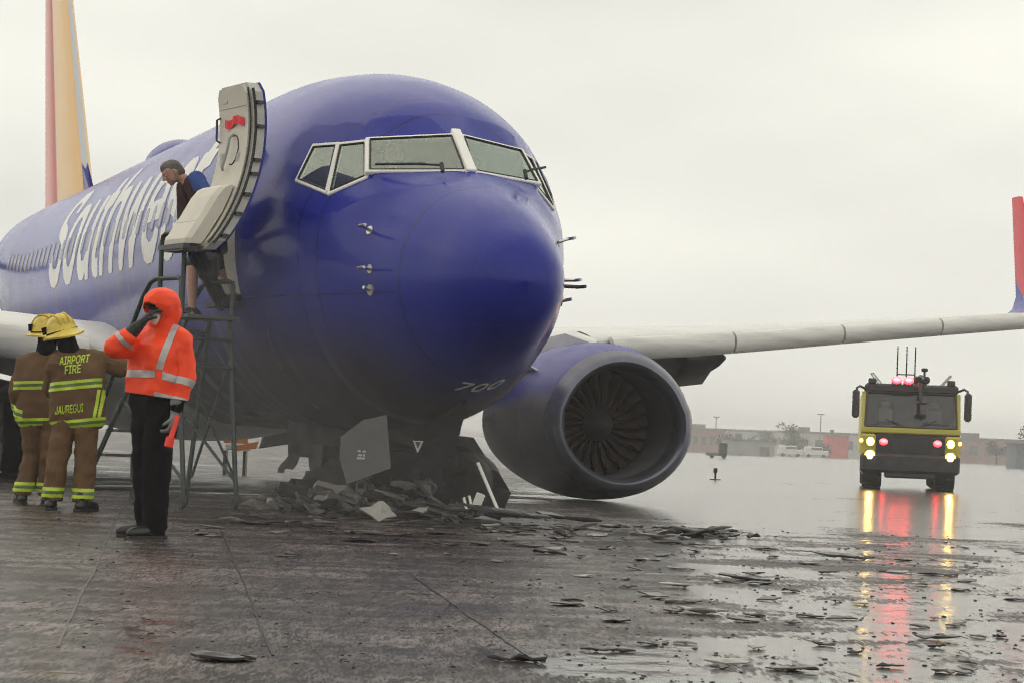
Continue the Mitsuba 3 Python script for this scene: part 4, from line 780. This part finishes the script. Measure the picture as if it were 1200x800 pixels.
tp('roof', rbox((2.80, 1.75, .26), .06).apply_translation((0, 1.40, 2.83)), 'truck_black', smooth=30)
tp('rear_body', rbox((2.96, 7.2, 1.75), .08).apply_translation((0, 5.9, 1.85)), 'truck_lime', smooth=30); tp('chassis', box((0, 5., .75), (1.2, 9, .35)), 'truck_black')
tp('fender', M_(*[rbox((.62, 1.7, .22), .06).apply_translation((s * 1.14, 1.35, 1.44)) for s in (-1, 1)]), 'truck_black')
tp('axle', M_(bar((-1.1, 1.35, .62), (1.1, 1.35, .62), .12, 10), bar((-1.1, 6.2, .62), (1.1, 6.2, .62), .12, 10)), 'black_metal')
for y in (1.35, 6.2, 7.7):
    for s in (-1, 1):
        wk_ = tp('wheel', wheel((s * 1.10, y, .655), .655, .58, (1, 0, 0), 32), 'tyre', smooth=40); tp('hub', tube([(s * 1.41, y, .655), (s * 1.30, y, .655)], [.22, .30], 20), 'lamp_chrome', wk_, 40)
        if y < 2:
            for a in range(9): tp('lug', M_(*[box((s * 1.10 + o, 1.35 + .652 * math.cos(a * .698 + o), .655 + .652 * math.sin(a * .698 + o)), (.24, .10, .05), rot([1, 0, 0], math.degrees(a * .698 + o) - 90)) for o in (-.15, .15)]), 'tyre', wk_)
for s in (-1, 1):
    mk = tp('mirror', M_(rbox((.22, .16, .78), .06).apply_translation((s * 1.66, -.12, 2.36)), tube([(s * 1.40, .55, 2.80), (s * 1.55, .2, 2.86), (s * 1.64, -.08, 2.80), (s * 1.65, -.1, 2.6)], .035, 8)), 'truck_black', smooth=40)
# roof kit: turret, whip aerials, folded rails, light blocks
tr_ = tp('roof_turret', M_(tube([(.28, 1.0, 2.95), (.28, 1.0, 3.12)], [.20, .16], 16), tube([(.28, 1.2, 3.16), (.28, .4, 3.14), (.22, .15, 3.10)], [.10, .085, .07], 12), rbox((.5, .34, .2), .05).apply_translation((.30, .95, 3.10)), tube([(.38, .8, 3.1), (.38, .8, 3.34)], .035, 8), rbox((.20, .14, .10), .03).apply_translation((.38, .8, 3.38))), 'truck_black', smooth=40)
tp('nozzle', M_(tube([(.22, .12, 3.0), (.25, .02, 2.6), (.3, -.03, 2.42)], [.05, .06, .05], 10), rbox((.34, .12, .09), .03).apply_translation((.28, .02, 2.45))), 'truck_black', tr_, 40)
for x in (-.42, -.14, .12): tp('aerial', tube([(x, 1.7, 2.9), (x, 1.7, 3.3), (x, 1.7, 4.05)], [.026, .022, .018], 8), 'black_metal', smooth=40)
tp('aerial_bar', bar((-.42, 1.7, 3.26), (.12, 1.7, 3.26), .02), 'black_metal')
for s in (-1, 1):
    tp('roof_rail', M_(bar((s * .85, 1.0, 2.92), (s * 1.15, 1.1, 3.25), .022), bar((s * .92, 1.5, 2.92), (s * 1.22, 1.6, 3.25), .022), bar((s * 1.15, 1.1, 3.25), (s * 1.22, 1.6, 3.25), .022), bar((s * 1.0, 1.05, 3.08), (s * 1.07, 1.55, 3.08), .018)), 'gear_grey')
    tp('work_light', rbox((.24, .16, .16), .03).apply_translation((s * 1.18, .62, 3.02)), 'truck_black')
    tp('light_pod', M_(*[rbox((.26, .12, .22), .04).apply_translation((s * x, -.06, z)) for x, z in ((1.19, .96), (1.19, 1.34), (.80, 1.34))]), 'truck_black')
def lamp(name, x, y, z, r, c, ax=(0, -1, 0), fl=1.0):
    an = np.arange(20) * 2 * math.pi / 20; ring = np.stack([r * np.cos(an) + x, np.full(20, y), r * fl * np.sin(an) + z], 1)
    v = np.vstack([ring, [[x, y - .02, z]]]); m = trimesh.Trimesh(v, [[a, (a + 1) % 20, 20] for a in range(20)], process=False)
    m.apply_transform(TS); m.apply_transform(TR); m.apply_translation(TO); k = numbered(tk + '__' + name)
    if m.face_normals[:, 1].mean() > 0: m = trimesh.Trimesh(m.vertices, m.faces[:, ::-1], process=False)
    scene[k] = ply(m, 'lamp_chrome', False, emitter={'type': 'area', 'radiance': rgb(*c)})
for s in (-1, 1):
    for z, r in ((.95, .125), (1.34, .095)): lamp('headlight', s * 1.19, -.150, z, r * .72, (22, 14.5, 3.6)); lamp('headlight_ring', s * 1.19, -.135, z, r * 1.25, (5., 2.0, .12))  # wider amber disc glows to imitate bloom round each headlight
    lamp('flasher', s * .80, -.150, 1.34, .075, (13, .11, .17), fl=.6); lamp('flasher_lens', s * .80, -.135, 1.34, .13, (1.6, .015, .03), fl=.7); lamp('marker_light', s * 1.46, -.16, 1.36, .055, (3, .9, .08))
for x in (-.46, -.10):
    b = tp('beacon_base', rbox((.30, .2, .07), .02).apply_translation((x, .46, 2.985)), 'truck_black'); lamp('beacon', x, .345, 3.06, .095, (22, .16, .24), fl=.6); lamp('beacon_lens', x, .36, 3.06, .16, (3., .02, .05), fl=.65)
# ---------------------------------------------------------------- broken sheets on the apron
def deb_mat(name, a, b, r):
    mat(name, lambda p, n, uv: mix(a, b, fbm(p.x * 7, p.y * 7, p.z * 9, 3)), r, bump=(lambda p, n, uv: fbm(p.x * 30, p.y * 30, p.z * 30, 3), .004, 4e-3))
deb_mat('scrap_dark', (.028, .025, .026), (.060, .054, .054), .32); deb_mat('scrap_mid', (.080, .072, .068), (.13, .12, .112), .30); mat('scrap_black', lambda p, n, uv: mix((.008, .007, .009), (.020, .017, .021), fbm(p.x * 6, p.y * 6, p.z * 6, 3)), .7, spec=.2); deb_mat('scrap_pale', (.34, .33, .30), (.24, .23, .215), .36)
def shard(L, Wd, th, r, n=7, bend=.0, curl=0.):
    """an irregular torn sheet, bent and thick"""
    an = np.sort((np.arange(n) + r.uniform(-.35, .35, n)) * 2 * math.pi / n); rad = r.uniform(.45, 1.0, n)
    ring = np.stack([np.cos(an) * rad * L / 2, np.sin(an) * rad * Wd / 2], 1); inn = ring * .5 + r.normal(0, .02 * L, ring.shape)
    pts = np.vstack([ring, inn, [[0, 0]]]); z = bend * (pts[:, 0] / L * 2) ** 2 * L + curl * np.maximum(0, pts[:, 1] / Wd * 2) ** 2 * Wd + r.normal(0, th * .5 + .004 * L, len(pts))
    top = np.c_[pts, z + th / 2]; bot = np.c_[pts * .985, z - th / 2]; N = len(pts); f = []
    for k in range(n):
        q = (k + 1) % n; f += [[k, q, n + q], [k, n + q, n + k], [n + k, n + q, 2 * n]]
        f += [[N + q, N + k, N + n + q], [N + n + q, N + k, N + n + k], [N + n + q, N + n + k, N + 2 * n]]
        f += [[k, N + k, q], [q, N + k, N + q]]
    return trimesh.Trimesh(np.vstack([top, bot]), f, process=False)
def lay(m, x, y, tilt_, az, yawd, lift=0.0):
    m.apply_transform(rot([0, 0, 1], yawd)); m.apply_transform(rot([math.cos(math.radians(az)), math.sin(math.radians(az)), 0], tilt_)); m.apply_translation([x, y, 0]); m.apply_translation([0, 0, gz(y) - m.bounds[0][2] + .001 + lift]); return m
R_ = np.random.default_rng(11)
MT = ['scrap_dark', 'scrap_mid', 'scrap_pale']
def piece(name, label, group, x, y, L, Wd, th, mt, tilt_=4, az=None, yawd=None, lift=0., bend=0., curl=0., n=7, cat='debris'):
    k = thing(name, label, cat, group); scene[k] = ply(lay(shard(L, Wd, th, R_, n, bend, curl), x, y, tilt_, R_.uniform(0, 360) if az is None else az, R_.uniform(0, 360) if yawd is None else yawd, lift), mt, False); return k
# the heap shoved up ahead of the nose: big sheets lean back on each other
for k in range(64):
    u = R_.beta(2, 1.6); x = -2.55 + 2.2 * u + R_.normal(0, .12); y = 24.9 + R_.normal(0, .45) - .7 * u + .4; hgt = .30 * math.exp(-((x + 1.15) / .62) ** 2) * math.exp(-((y - 24.9) / .7) ** 2)
    piece('scrap_sheet', 'dark torn sheet in the heap shoved up under the aircraft nose', 'sheets heaped under the nose', x, y, R_.uniform(.22, .62) * R_.uniform(.7, 1.3), R_.uniform(.14, .42), R_.uniform(.01, .05), MT[int(R_.random() < .36)], R_.uniform(4, 34), R_.uniform(30, 150), R_.uniform(-60, 60), hgt * R_.uniform(.2, 1), R_.uniform(-.04, .05), R_.uniform(-.1, .1), n=int(R_.integers(7, 11)))
piece('scrap_plate', 'pale grey torn plate tipped up at the front of the heap by the nose', None, -1.17, 23.6, .42, .34, .02, 'scrap_pale', 48, 8, 10, 0, 0, 0, 10)
piece('scrap_plate', 'small pale plate lying on the dark sheets right of the tipped plate', None, -.80, 23.9, .26, .18, .015, 'scrap_pale', 20, 0, 30, .08)
for k in range(9): piece('scrap_sheet', 'broad dark sheet lying across the heap towards the engine', 'broad dark sheets by the engine', -.85 + .16 * k * R_.uniform(.7, 1.2), 24.3 + R_.normal(0, .25), R_.uniform(.6, 1.0), R_.uniform(.3, .5), .02, 'scrap_dark', R_.uniform(3, 12), R_.uniform(60, 120), R_.uniform(-15, 15), .05 + .04 * R_.random(), .05)
# the line of scrap ahead of the engine
for k in range(26):
    t = R_.random(); piece('scrap_strip', 'curled torn strip in the line of scrap ahead of the engine', 'scrap strips ahead of the engine', .35 + 1.95 * t + R_.normal(0, .08), 22.3 + 1.2 * t + R_.normal(0, .35), R_.uniform(.16, .55), R_.uniform(.08, .24), .015, MT[R_.choice(3, p=[.45, .3, .25])], R_.uniform(4, 22), None, R_.uniform(-40, 40), 0, R_.uniform(-.02, .02), R_.uniform(-.05, .08), n=9)
# flat sheets strewn from the steps to the engine and across the middle
for k in range(70):
    x = R_.uniform(-2.7, 1.7); y = 24.6 - 5.4 * R_.random() ** 1.6 + .25 * x
    piece('flat_sheet', 'thin flat wet sheet lying between the heap and the middle of the apron', 'flat sheets strewn ahead of the heap', x, y, R_.uniform(.12, .48), R_.uniform(.10, .34), .007, MT[R_.choice(3, p=[.5, .42, .08])], R_.uniform(0, 5), None, None, 0, R_.uniform(-.02, .02), n=8)
# loose flakes, left in the shade and right in the puddles
for k in range(60):
    x = R_.uniform(-2.6, 1.0); y = R_.uniform(16.5, 24.) if x > -1.8 else R_.uniform(20, 24.5)
    piece('flake', 'small dark flake on the dull apron ahead of the nose', 'dark flakes ahead of the nose', x, y, R_.uniform(.04, .17), R_.uniform(.03, .12), .006, MT[R_.choice(3, p=[.62, .33, .05])], R_.uniform(0, 10), n=6)
for k in range(95):
    y = 9.8 + 13 * R_.random() ** 1.25; x = R_.uniform(.02, .205) * y + R_.normal(0, .05)
    if meshkit.noise(np.array([x * 1.1, y * .55, 3.]), 5) < .42 and R_.random() < .8: x, y = x + .3 * R_.normal(), y + .8 * R_.normal()
    if x < .35 or y < 9.5: continue
    s = R_.uniform(.6, 1.3) * (.35 + .65 * min(1, y / 18)); piece('sheet_flake', 'flat torn flake lying in the shallow puddles on the right', 'flakes in the puddles', x, y, s * R_.uniform(.08, .32), s * R_.uniform(.08, .26), .006, MT[R_.choice(3, p=[.5, .35, .15])], R_.uniform(0, 4.5), None, R_.uniform(-30, 30), 0, R_.uniform(-.02, .03), n=8)
for (x, y, L, Wd, tl, mt, lb) in ((.31, 18.6, .42, .2, 9, 'scrap_dark', 'dark slab lying alone on the wet apron ahead of the heap'), (.05, 9.75, .28, .10, .3, 'scrap_dark', 'long dark slab nearest the camera at the lower edge'), (1.02, 12.8, .34, .26, 6, 'scrap_pale', 'pale flat plate lying in the puddle in the right foreground'),
        (1.53, 16.1, .46, .22, 10, 'scrap_dark', 'dark curled sheet in the puddle below the engine'), (2.6, 19.7, .55, .22, 8, 'scrap_mid', 'grey sheet beside the red reflections of the fire engine'), (-1.0, 9.35, .36, .22, .2, 'scrap_dark', 'dark flat patch of sheet at the lower left')):
    piece('scrap_slab', lb, None, x, y, L, Wd, .009, mt, tl * .6, 90, R_.uniform(-8, 8), 0, 0., n=12)
# grit: too many to count
parts_ = []
for k in range(900):
    y = 9.2 + 17 * R_.random() ** 1.5; x = R_.uniform(-.19, .21) * y; s = R_.uniform(.003, .010) * (.6 + y / 25)
    m = trimesh.creation.icosahedron(); m.vertices = m.vertices * R_.uniform(.4, 1.3, (12, 1)) * [s * 1.5, s, s * .55]; m.apply_translation([x, y, s * .3]); parts_.append(m)
put('grit', M_(*parts_), 'scrap_dark'); tag('grit', 'fine dark grit scattered over the wet apron', kind='stuff')
# ---------------------------------------------------------------- the broken nose gear and its doors: parts of the airliner
mat('gear_door', lambda p, n, uv: mix((.11, .11, .115), (.16, .16, .165), fbm(p.x * 5, p.y * 5, p.z * 5, 3)), .4)
gd = trimesh.Trimesh(*(lambda m: (m.vertices, m.faces))(prism([(-.235, .12), (-.02, .30), (.21, .36), (.27, -.16), (-.16, -.34), (-.24, -.10)], .02)), process=False)
gd.apply_transform(rot([1, 0, 0], 90)); gd.apply_transform(rot([0, 0, 1], -8)); gd.apply_transform(rot([1, 0, 0], 8)); gd.apply_translation((-1.40, 24.55, .66))
gk2 = put('nose_gear_door', gd, 'gear_door', P_, False, label='grey torn nose wheel door standing up under the nose')
mat('stencil', (.42, .42, .42), .5)
st = [box((-.05 + dx, 0, dz), (w2, .004, .02)) for dx, dz, w2 in ((0, .09, .09), (-.02, .05, .03), (.03, .05, .03), (-.02, .01, .03), (.03, .01, .03), (-.02, -.03, .02), (.0, -.03, .02), (.03, -.03, .02), (0, -.06, .08))]
put('stencil', M_(*st).apply_transform(rot([0, 0, 1], -8)).apply_translation((-1.38, 24.528, .64)), 'stencil', gk2)
# crushed bay structure below the belly: the skin torn down to the ground, then panels
gu, gv_ = np.meshgrid(np.linspace(0, 1, 46), np.linspace(0, 1, 20), indexing='ij'); fx = 6.4 - 4.3 * gu; b_ = w_(np.stack([fx, -.62 + .75 * gu, BOT(fx) + .10], -1).reshape(-1, 3)).reshape(46, 20, 3); bt = b_.copy(); bt[..., 2] = .0; bt[..., 1] += .25 - .25 * np.sin(gu * 9); bt[..., 0] -= .10
S_ = b_ * (1 - gv_[..., None]) + bt * gv_[..., None]; nz = meshkit.fbm(np.stack([gu * 9, gv_ * 4, 0 * gu], -1), 3, 4) - .5; S_[..., 1] += nz * .55 - .25 * np.sin(gv_ * math.pi); S_[..., 0] += (meshkit.fbm(np.stack([gu * 7, gv_ * 5, 0 * gu + 5], -1), 3, 9) - .5) * .3 * gv_
i_, j_ = np.meshgrid(np.arange(45), np.arange(19), indexing='ij'); i_ = i_.ravel(); j_ = j_.ravel(); kq = ~((meshkit.noise(np.stack([i_ * .21, j_ * .33, 0 * i_], -1), 3) > .74) & (j_ > 4)); ii = (i_ * 20 + j_)[kq]
put('crushed_skin', quads(S_.reshape(-1, 3), np.stack([ii, ii + 1, ii + 21, ii + 20], -1)), 'scrap_black', P_, True, label='crumpled dark belly skin pushed down to the ground')
for k in range(16):
    x, y, z = R_.uniform(-1.25, -.15), R_.uniform(24.9, 26.6), R_.uniform(.12, .62); m = shard(R_.uniform(.5, 1.0), R_.uniform(.35, .7), .03, R_, 7, R_.uniform(-.1, .1), .1)
    m.apply_transform(rot([1, 0, 0], R_.uniform(55, 110))); m.apply_transform(rot([0, 0, 1], R_.uniform(-35, 35))); m.apply_translation([x, y, z]); m.vertices[:, 2] = np.maximum(m.vertices[:, 2], .01); put('crushed_panel', m, 'scrap_black', P_)
ng = put('nose_gear', M_(bar((-.98, 26.2, .9), (-.45, 25.4, .32), .07, 10), bar((-.45, 25.2, .32), (-.35, 25.8, .32), .05, 8), bar((-.8, 26.4, .7), (-.2, 25.3, .15), .03, 8)), 'gear_grey', P_, 40)
for o in (-.16, .20): put('wheel', wheel((-.42 + o * .2, 25.42 + o, .34), .34, .2, (.2, 1, .1)), 'tyre', ng, 40)
put('link_rod', bar((-.29, 24.6, .58), (-.07, 24.4, .12), .018, 8), 'steel', P_, 40, label='bright bent rod beside the engine')
for x, z in ((-.36, .17), (-.41, .15)): put('link_rod', bar((x, 24.45, z + .09), (x + .05, 24.4, z - .09), .014, 8), 'steel', P_, 40)
put('bracket', rbox((.09, .02, .16), .008).apply_transform(rot([0, 1, 0], 20)).apply_translation((-.27, 24.45, .21)), 'mask_white', P_)
mat('plate_grey', (.36, .36, .35), .5)
ws = prism([(-.05, .045), (.05, .045), (.0, -.075)], .008).apply_transform(rot([1, 0, 0], 90)).apply_translation((-.86, 24.0, .73)); wsk = put('warning_plate', ws, 'plate_grey', P_, label='pale triangular plate hanging under the nose')
put('mark', prism([(-.028, .03), (.028, .03), (0, -.035)], .004).apply_transform(rot([1, 0, 0], 90)).apply_translation((-.86, 23.99, .735)), 'black_metal', wsk)
# ---------------------------------------------------------------- the far edge of the airfield
def flat(name, c, c2=None, r=.8): return mat(name, lambda p, n, uv: mix(c, c2 or c, fbm(p.x * .6, p.y * .6, p.z * .9, 3)), r)
flat('brick_pink', (.26, .15, .14), (.20, .12, .11)); flat('panel_grey', (.30, .31, .30), (.25, .26, .25)); flat('pale_wall', (.44, .43, .40), (.38, .37, .35)); flat('red_wall', (.55, .09, .09), (.45, .08, .08)); flat('roof_dark', (.13, .13, .13)); flat('dark_glass', (.05, .055, .06), None, .2); flat('blue_grey', (.16, .18, .21), (.12, .14, .17))
def building(name, label, x, y, w, d, h, wall, nwin=0, rows=1, roofh=.4, group=None, door=False):
    k = thing(name, label, 'building', group); z = float(gz(y)) - .1
    put('wall', box((x, y + d / 2, z + h / 2), (w, d, h)), wall, k)
    put('roof', M_(box((x, y + d / 2, z + h + roofh / 2 + .003), (w + .5, d + .5, roofh)), box((x - w * .2, y + d / 2, z + h + roofh + .5), (w * .12, 2, 1.))), 'roof_dark', k)
    for r in range(rows):
        for i_ in range(nwin):
            cx = x - w / 2 + (i_ + .5) * w / nwin; put('window', box((cx, y - .02, z + h * (r + .55) / rows), (w / nwin * .55, .08, h / rows * .38)), 'dark_glass', k)
    if door: put('door', box((x + w * .3, y - .03, z + h * .33), (min(4, w * .2), .08, h * .62)), 'roof_dark', k)
    return k
building('hangar', 'pinkish brick building nearest the engine on the far edge', 43.6, 560, 9.5, 20, 5.0, 'brick_pink', 5, 1)
building('shed', 'low grey flat roofed shed in front of the far trees', 40.4, 420, 8.4, 6, 2.6, 'panel_grey', 0, 1, .15, door=True)
building('terminal', 'long pale building behind the far trees', 57, 640, 44, 20, 5.7, 'pale_wall', 14, 1, .5)
building('warehouse', 'pale building beside the red block far behind the fire engine', 71, 560, 20, 20, 5.3, 'pale_wall', 6, 1, .4)
building('red_block', 'red block between pale buildings left of the fire engine', 65.6, 500, 4.3, 6, 4.6, 'red_wall', 0, 1, .15)
building('office', 'long grey building right of the fire engine', 103, 520, 30, 16, 5.0, 'brick_pink', 9, 1, .4)
building('cargo_shed', 'blue grey shed at the far right edge', 64.3, 300, 7.2, 6, 3.0, 'blue_grey', 0, 1, .12, door=True)
scene['leaf'] = {'type': 'principledthin', 'base_color': rgb(.06, .075, .045), 'roughness': .6, 'diff_trans': .5, 'spec_trans': 0.0}
scene['leaf_dark'] = {'type': 'principledthin', 'base_color': rgb(.04, .052, .035), 'roughness': .6, 'diff_trans': .4, 'spec_trans': 0.0}
mat('bark', (.06, .05, .045), .9)
def tree(label, x, y, h, w, seed, mt='leaf', group=None, clear=.22, n=900, fl=1.0):
    r = np.random.default_rng(seed); k = thing('tree', label, 'tree', group); z = float(gz(y)) - .05
    br = [tube([(x, y, z), (x + r.normal(0, .1), y, z + h * .4), (x + r.normal(0, .2), y, z + h * .8)], [.035 * h, .025 * h, .008 * h], 8)]
    blobs = []
    for b in range(11):
        a = r.uniform(0, 2 * math.pi); rr = w / 2 * r.uniform(.15, .75); bz = z + h * r.uniform(clear + .1, .88); c = A(x + rr * math.cos(a), y + rr * math.sin(a), bz); blobs.append((c, w * r.uniform(.15, .28)))
        br.append(tube([(x, y, z + h * r.uniform(.25, .5)), tuple(c)], [.012 * h, .004 * h], 5))
    put('trunk', M_(*br), 'bark', k)
    c = np.array([blobs[q][0] for q in r.integers(0, 11, n)]); R0 = np.array([blobs[q][1] for q in r.integers(0, 11, n)]); dd = r.normal(0, 1, (n, 3)); dd /= np.linalg.norm(dd, axis=1)[:, None]
    p = c + dd * (R0 * r.random(n) ** .4)[:, None] * [1, 1, .75 * fl]; e1 = r.normal(0, 1, (n, 3)); e1 /= np.linalg.norm(e1, axis=1)[:, None]; e2 = np.cross(e1, r.normal(0, 1, (n, 3))); e2 /= np.linalg.norm(e2, axis=1)[:, None]; s = (w * .035 * r.uniform(.6, 1.4, n))[:, None]
    v = np.stack([p - e1 * s, p + e2 * s * .6, p + e1 * s, p - e2 * s * .6], 1).reshape(-1, 3); put('crown', quads(v, np.arange(4 * n).reshape(-1, 4)), mt, k)
for i_, (lb, x, y, h, w, mt) in enumerate((('broad low tree right of the pinkish building', 46.2, 520, 4.2, 6.4, 'leaf_dark'), ('upright tree behind the right end of the grey shed', 53.5, 520, 5.2, 5.4, 'leaf_dark'), ('tallest far tree with a flat leaning top', 57.2, 510, 7.0, 5.4, 'leaf_dark'), ('rounded tree under the tallest far tree', 56.2, 490, 4.6, 5.0, 'leaf'), ('low bush left of the red block', 60.8, 480, 2.6, 3.6, 'leaf'),
        ('dark tree right of the fire engine', 88.5, 455, 4.8, 4.4, 'leaf_dark'), ('larger dark tree at the far right edge', 91.5, 440, 7.4, 6.4, 'leaf_dark'))): tree(lb, x, y, h, w, 100 + i_, mt)
# light masts and parked vans along the far edge
mat('mast_grey', (.16, .16, .16), .6); mat('van_white', (.62, .61, .58), .4)
for x, y, h in ((69.5, 560, 9.5), (49.5, 600, 8.5), (84, 540, 9.)):
    k = thing('light_mast', ('thin light mast above the red block', 'thin light mast left of the tall tree', 'thin light mast behind the fire engine')[(69.5, 49.5, 84).index(x)], 'light mast'); z = float(gz(y)); scene[k] = ply(bar((x, y, z), (x, y, z + h), .11, 8), 'mast_grey', 40); put('lamp_head', M_(rbox((1.6, .5, .22), .05).apply_translation((x, y, z + h))), 'mast_grey', k)
for x, y, lb in ((52.8, 470, 'white van parked in front of the far trees'), (57.6, 470, 'second white van further right before the far trees')):
    z = float(gz(y)); k = thing('parked_van', lb, 'van'); scene[k] = ply(M_(rbox((4.6, 1.9, 1.0), .15).apply_translation((x, y, z + .85)), rbox((3.4, 1.7, .8), .2).apply_translation((x - .45, y, z + 1.65))), 'van_white', False)
    put('window', box((x + .1, y - .87, z + 1.68), (2.0, .04, .42)), 'dark_glass', k)
    for dx in (-1.4, 1.4): put('wheel', wheel((x + dx, y - .85, z + .35), .35, .25), 'tyre', k, 40)
# small things out on the apron
mk = thing('marker_post', 'small black marker post standing on the far apron right of the engine', 'post'); z0 = float(gz(75)); scene[mk] = ply(M_(bar((6.22, 75, z0), (6.22, 75, z0 + .2), .03, 8), box((6.22, 75, z0 + .01), (.3, .3, .03))), 'rubber', 40)
put('head', M_(rbox((.12, .10, .16), .03).apply_translation((6.22, 75, z0 + .28))), 'rubber', mk)
ck_ = thing('service_cart', 'tiny dark cart on the far apron beside the grey shed', 'cart'); zc_ = float(gz(250)); put('box', rbox((.8, 1.2, 1.2), .08).apply_translation((21.4, 250, zc_ + .95)), 'rubber', ck_); put('deck', rbox((1.8, .8, .3), .05).apply_translation((20.6, 250, zc_ + .4)), 'roof_dark', ck_)
for dx in (-.6, .6): put('wheel', wheel((20.9 + dx, 249.8, zc_ + .25), .25, .2), 'tyre', ck_, 40)

flat('barrier_orange', (.62, .20, .03), None, .4)
bk_ = thing('barrier', 'low orange and white barrier seen under the fuselage beside the steps', 'barrier'); zb = float(gz(45))
for dx in (-.25, .25): put('foot', box((-4.87 + dx * .7, 45, zb + .22), (.05, .3, .44)), 'rubber', bk_)
for r_, (z1, mt) in enumerate(((.62, 'barrier_orange'), (.50, 'mask_white'))): put('board', rbox((.44, .05, .10), .015).apply_translation((-4.87 + .04 * r_, 45, zb + z1)), mt, bk_)
put('panel', prism([(-.2, .05), (.3, .16), (.26, .03), (-.15, -.04)], .03).apply_transform(rot([1, 0, 0], 90)).apply_translation((-4.75, 44.9, zb + .46)), 'barrier_orange', bk_)
scene['mist_air'] = {'type': 'homogeneous', 'albedo': rgb(.95), 'sigma_t': .022}
scene['spray_mist'] = {'type': 'sphere', 'to_world': T().translate([-1.7, 24.3, .55]).scale([2.3, 1.15, .95]), 'bsdf': {'type': 'null'}, 'interior': {'type': 'ref', 'id': 'mist_air'}, 'exterior': {'type': 'ref', 'id': 'haze_air'}}
tag('spray_mist', 'thin drifting spray under the nose', kind='stuff')
scene['haze'] = {'type': 'cube', 'to_world': T().translate([0, 620, 6.0]).scale([1300, 940, 9.5]), 'bsdf': {'type': 'null'}, 'interior': {'type': 'ref', 'id': 'haze_air'}}
tag('haze', 'thin grey rain haze over the apron', kind='stuff')
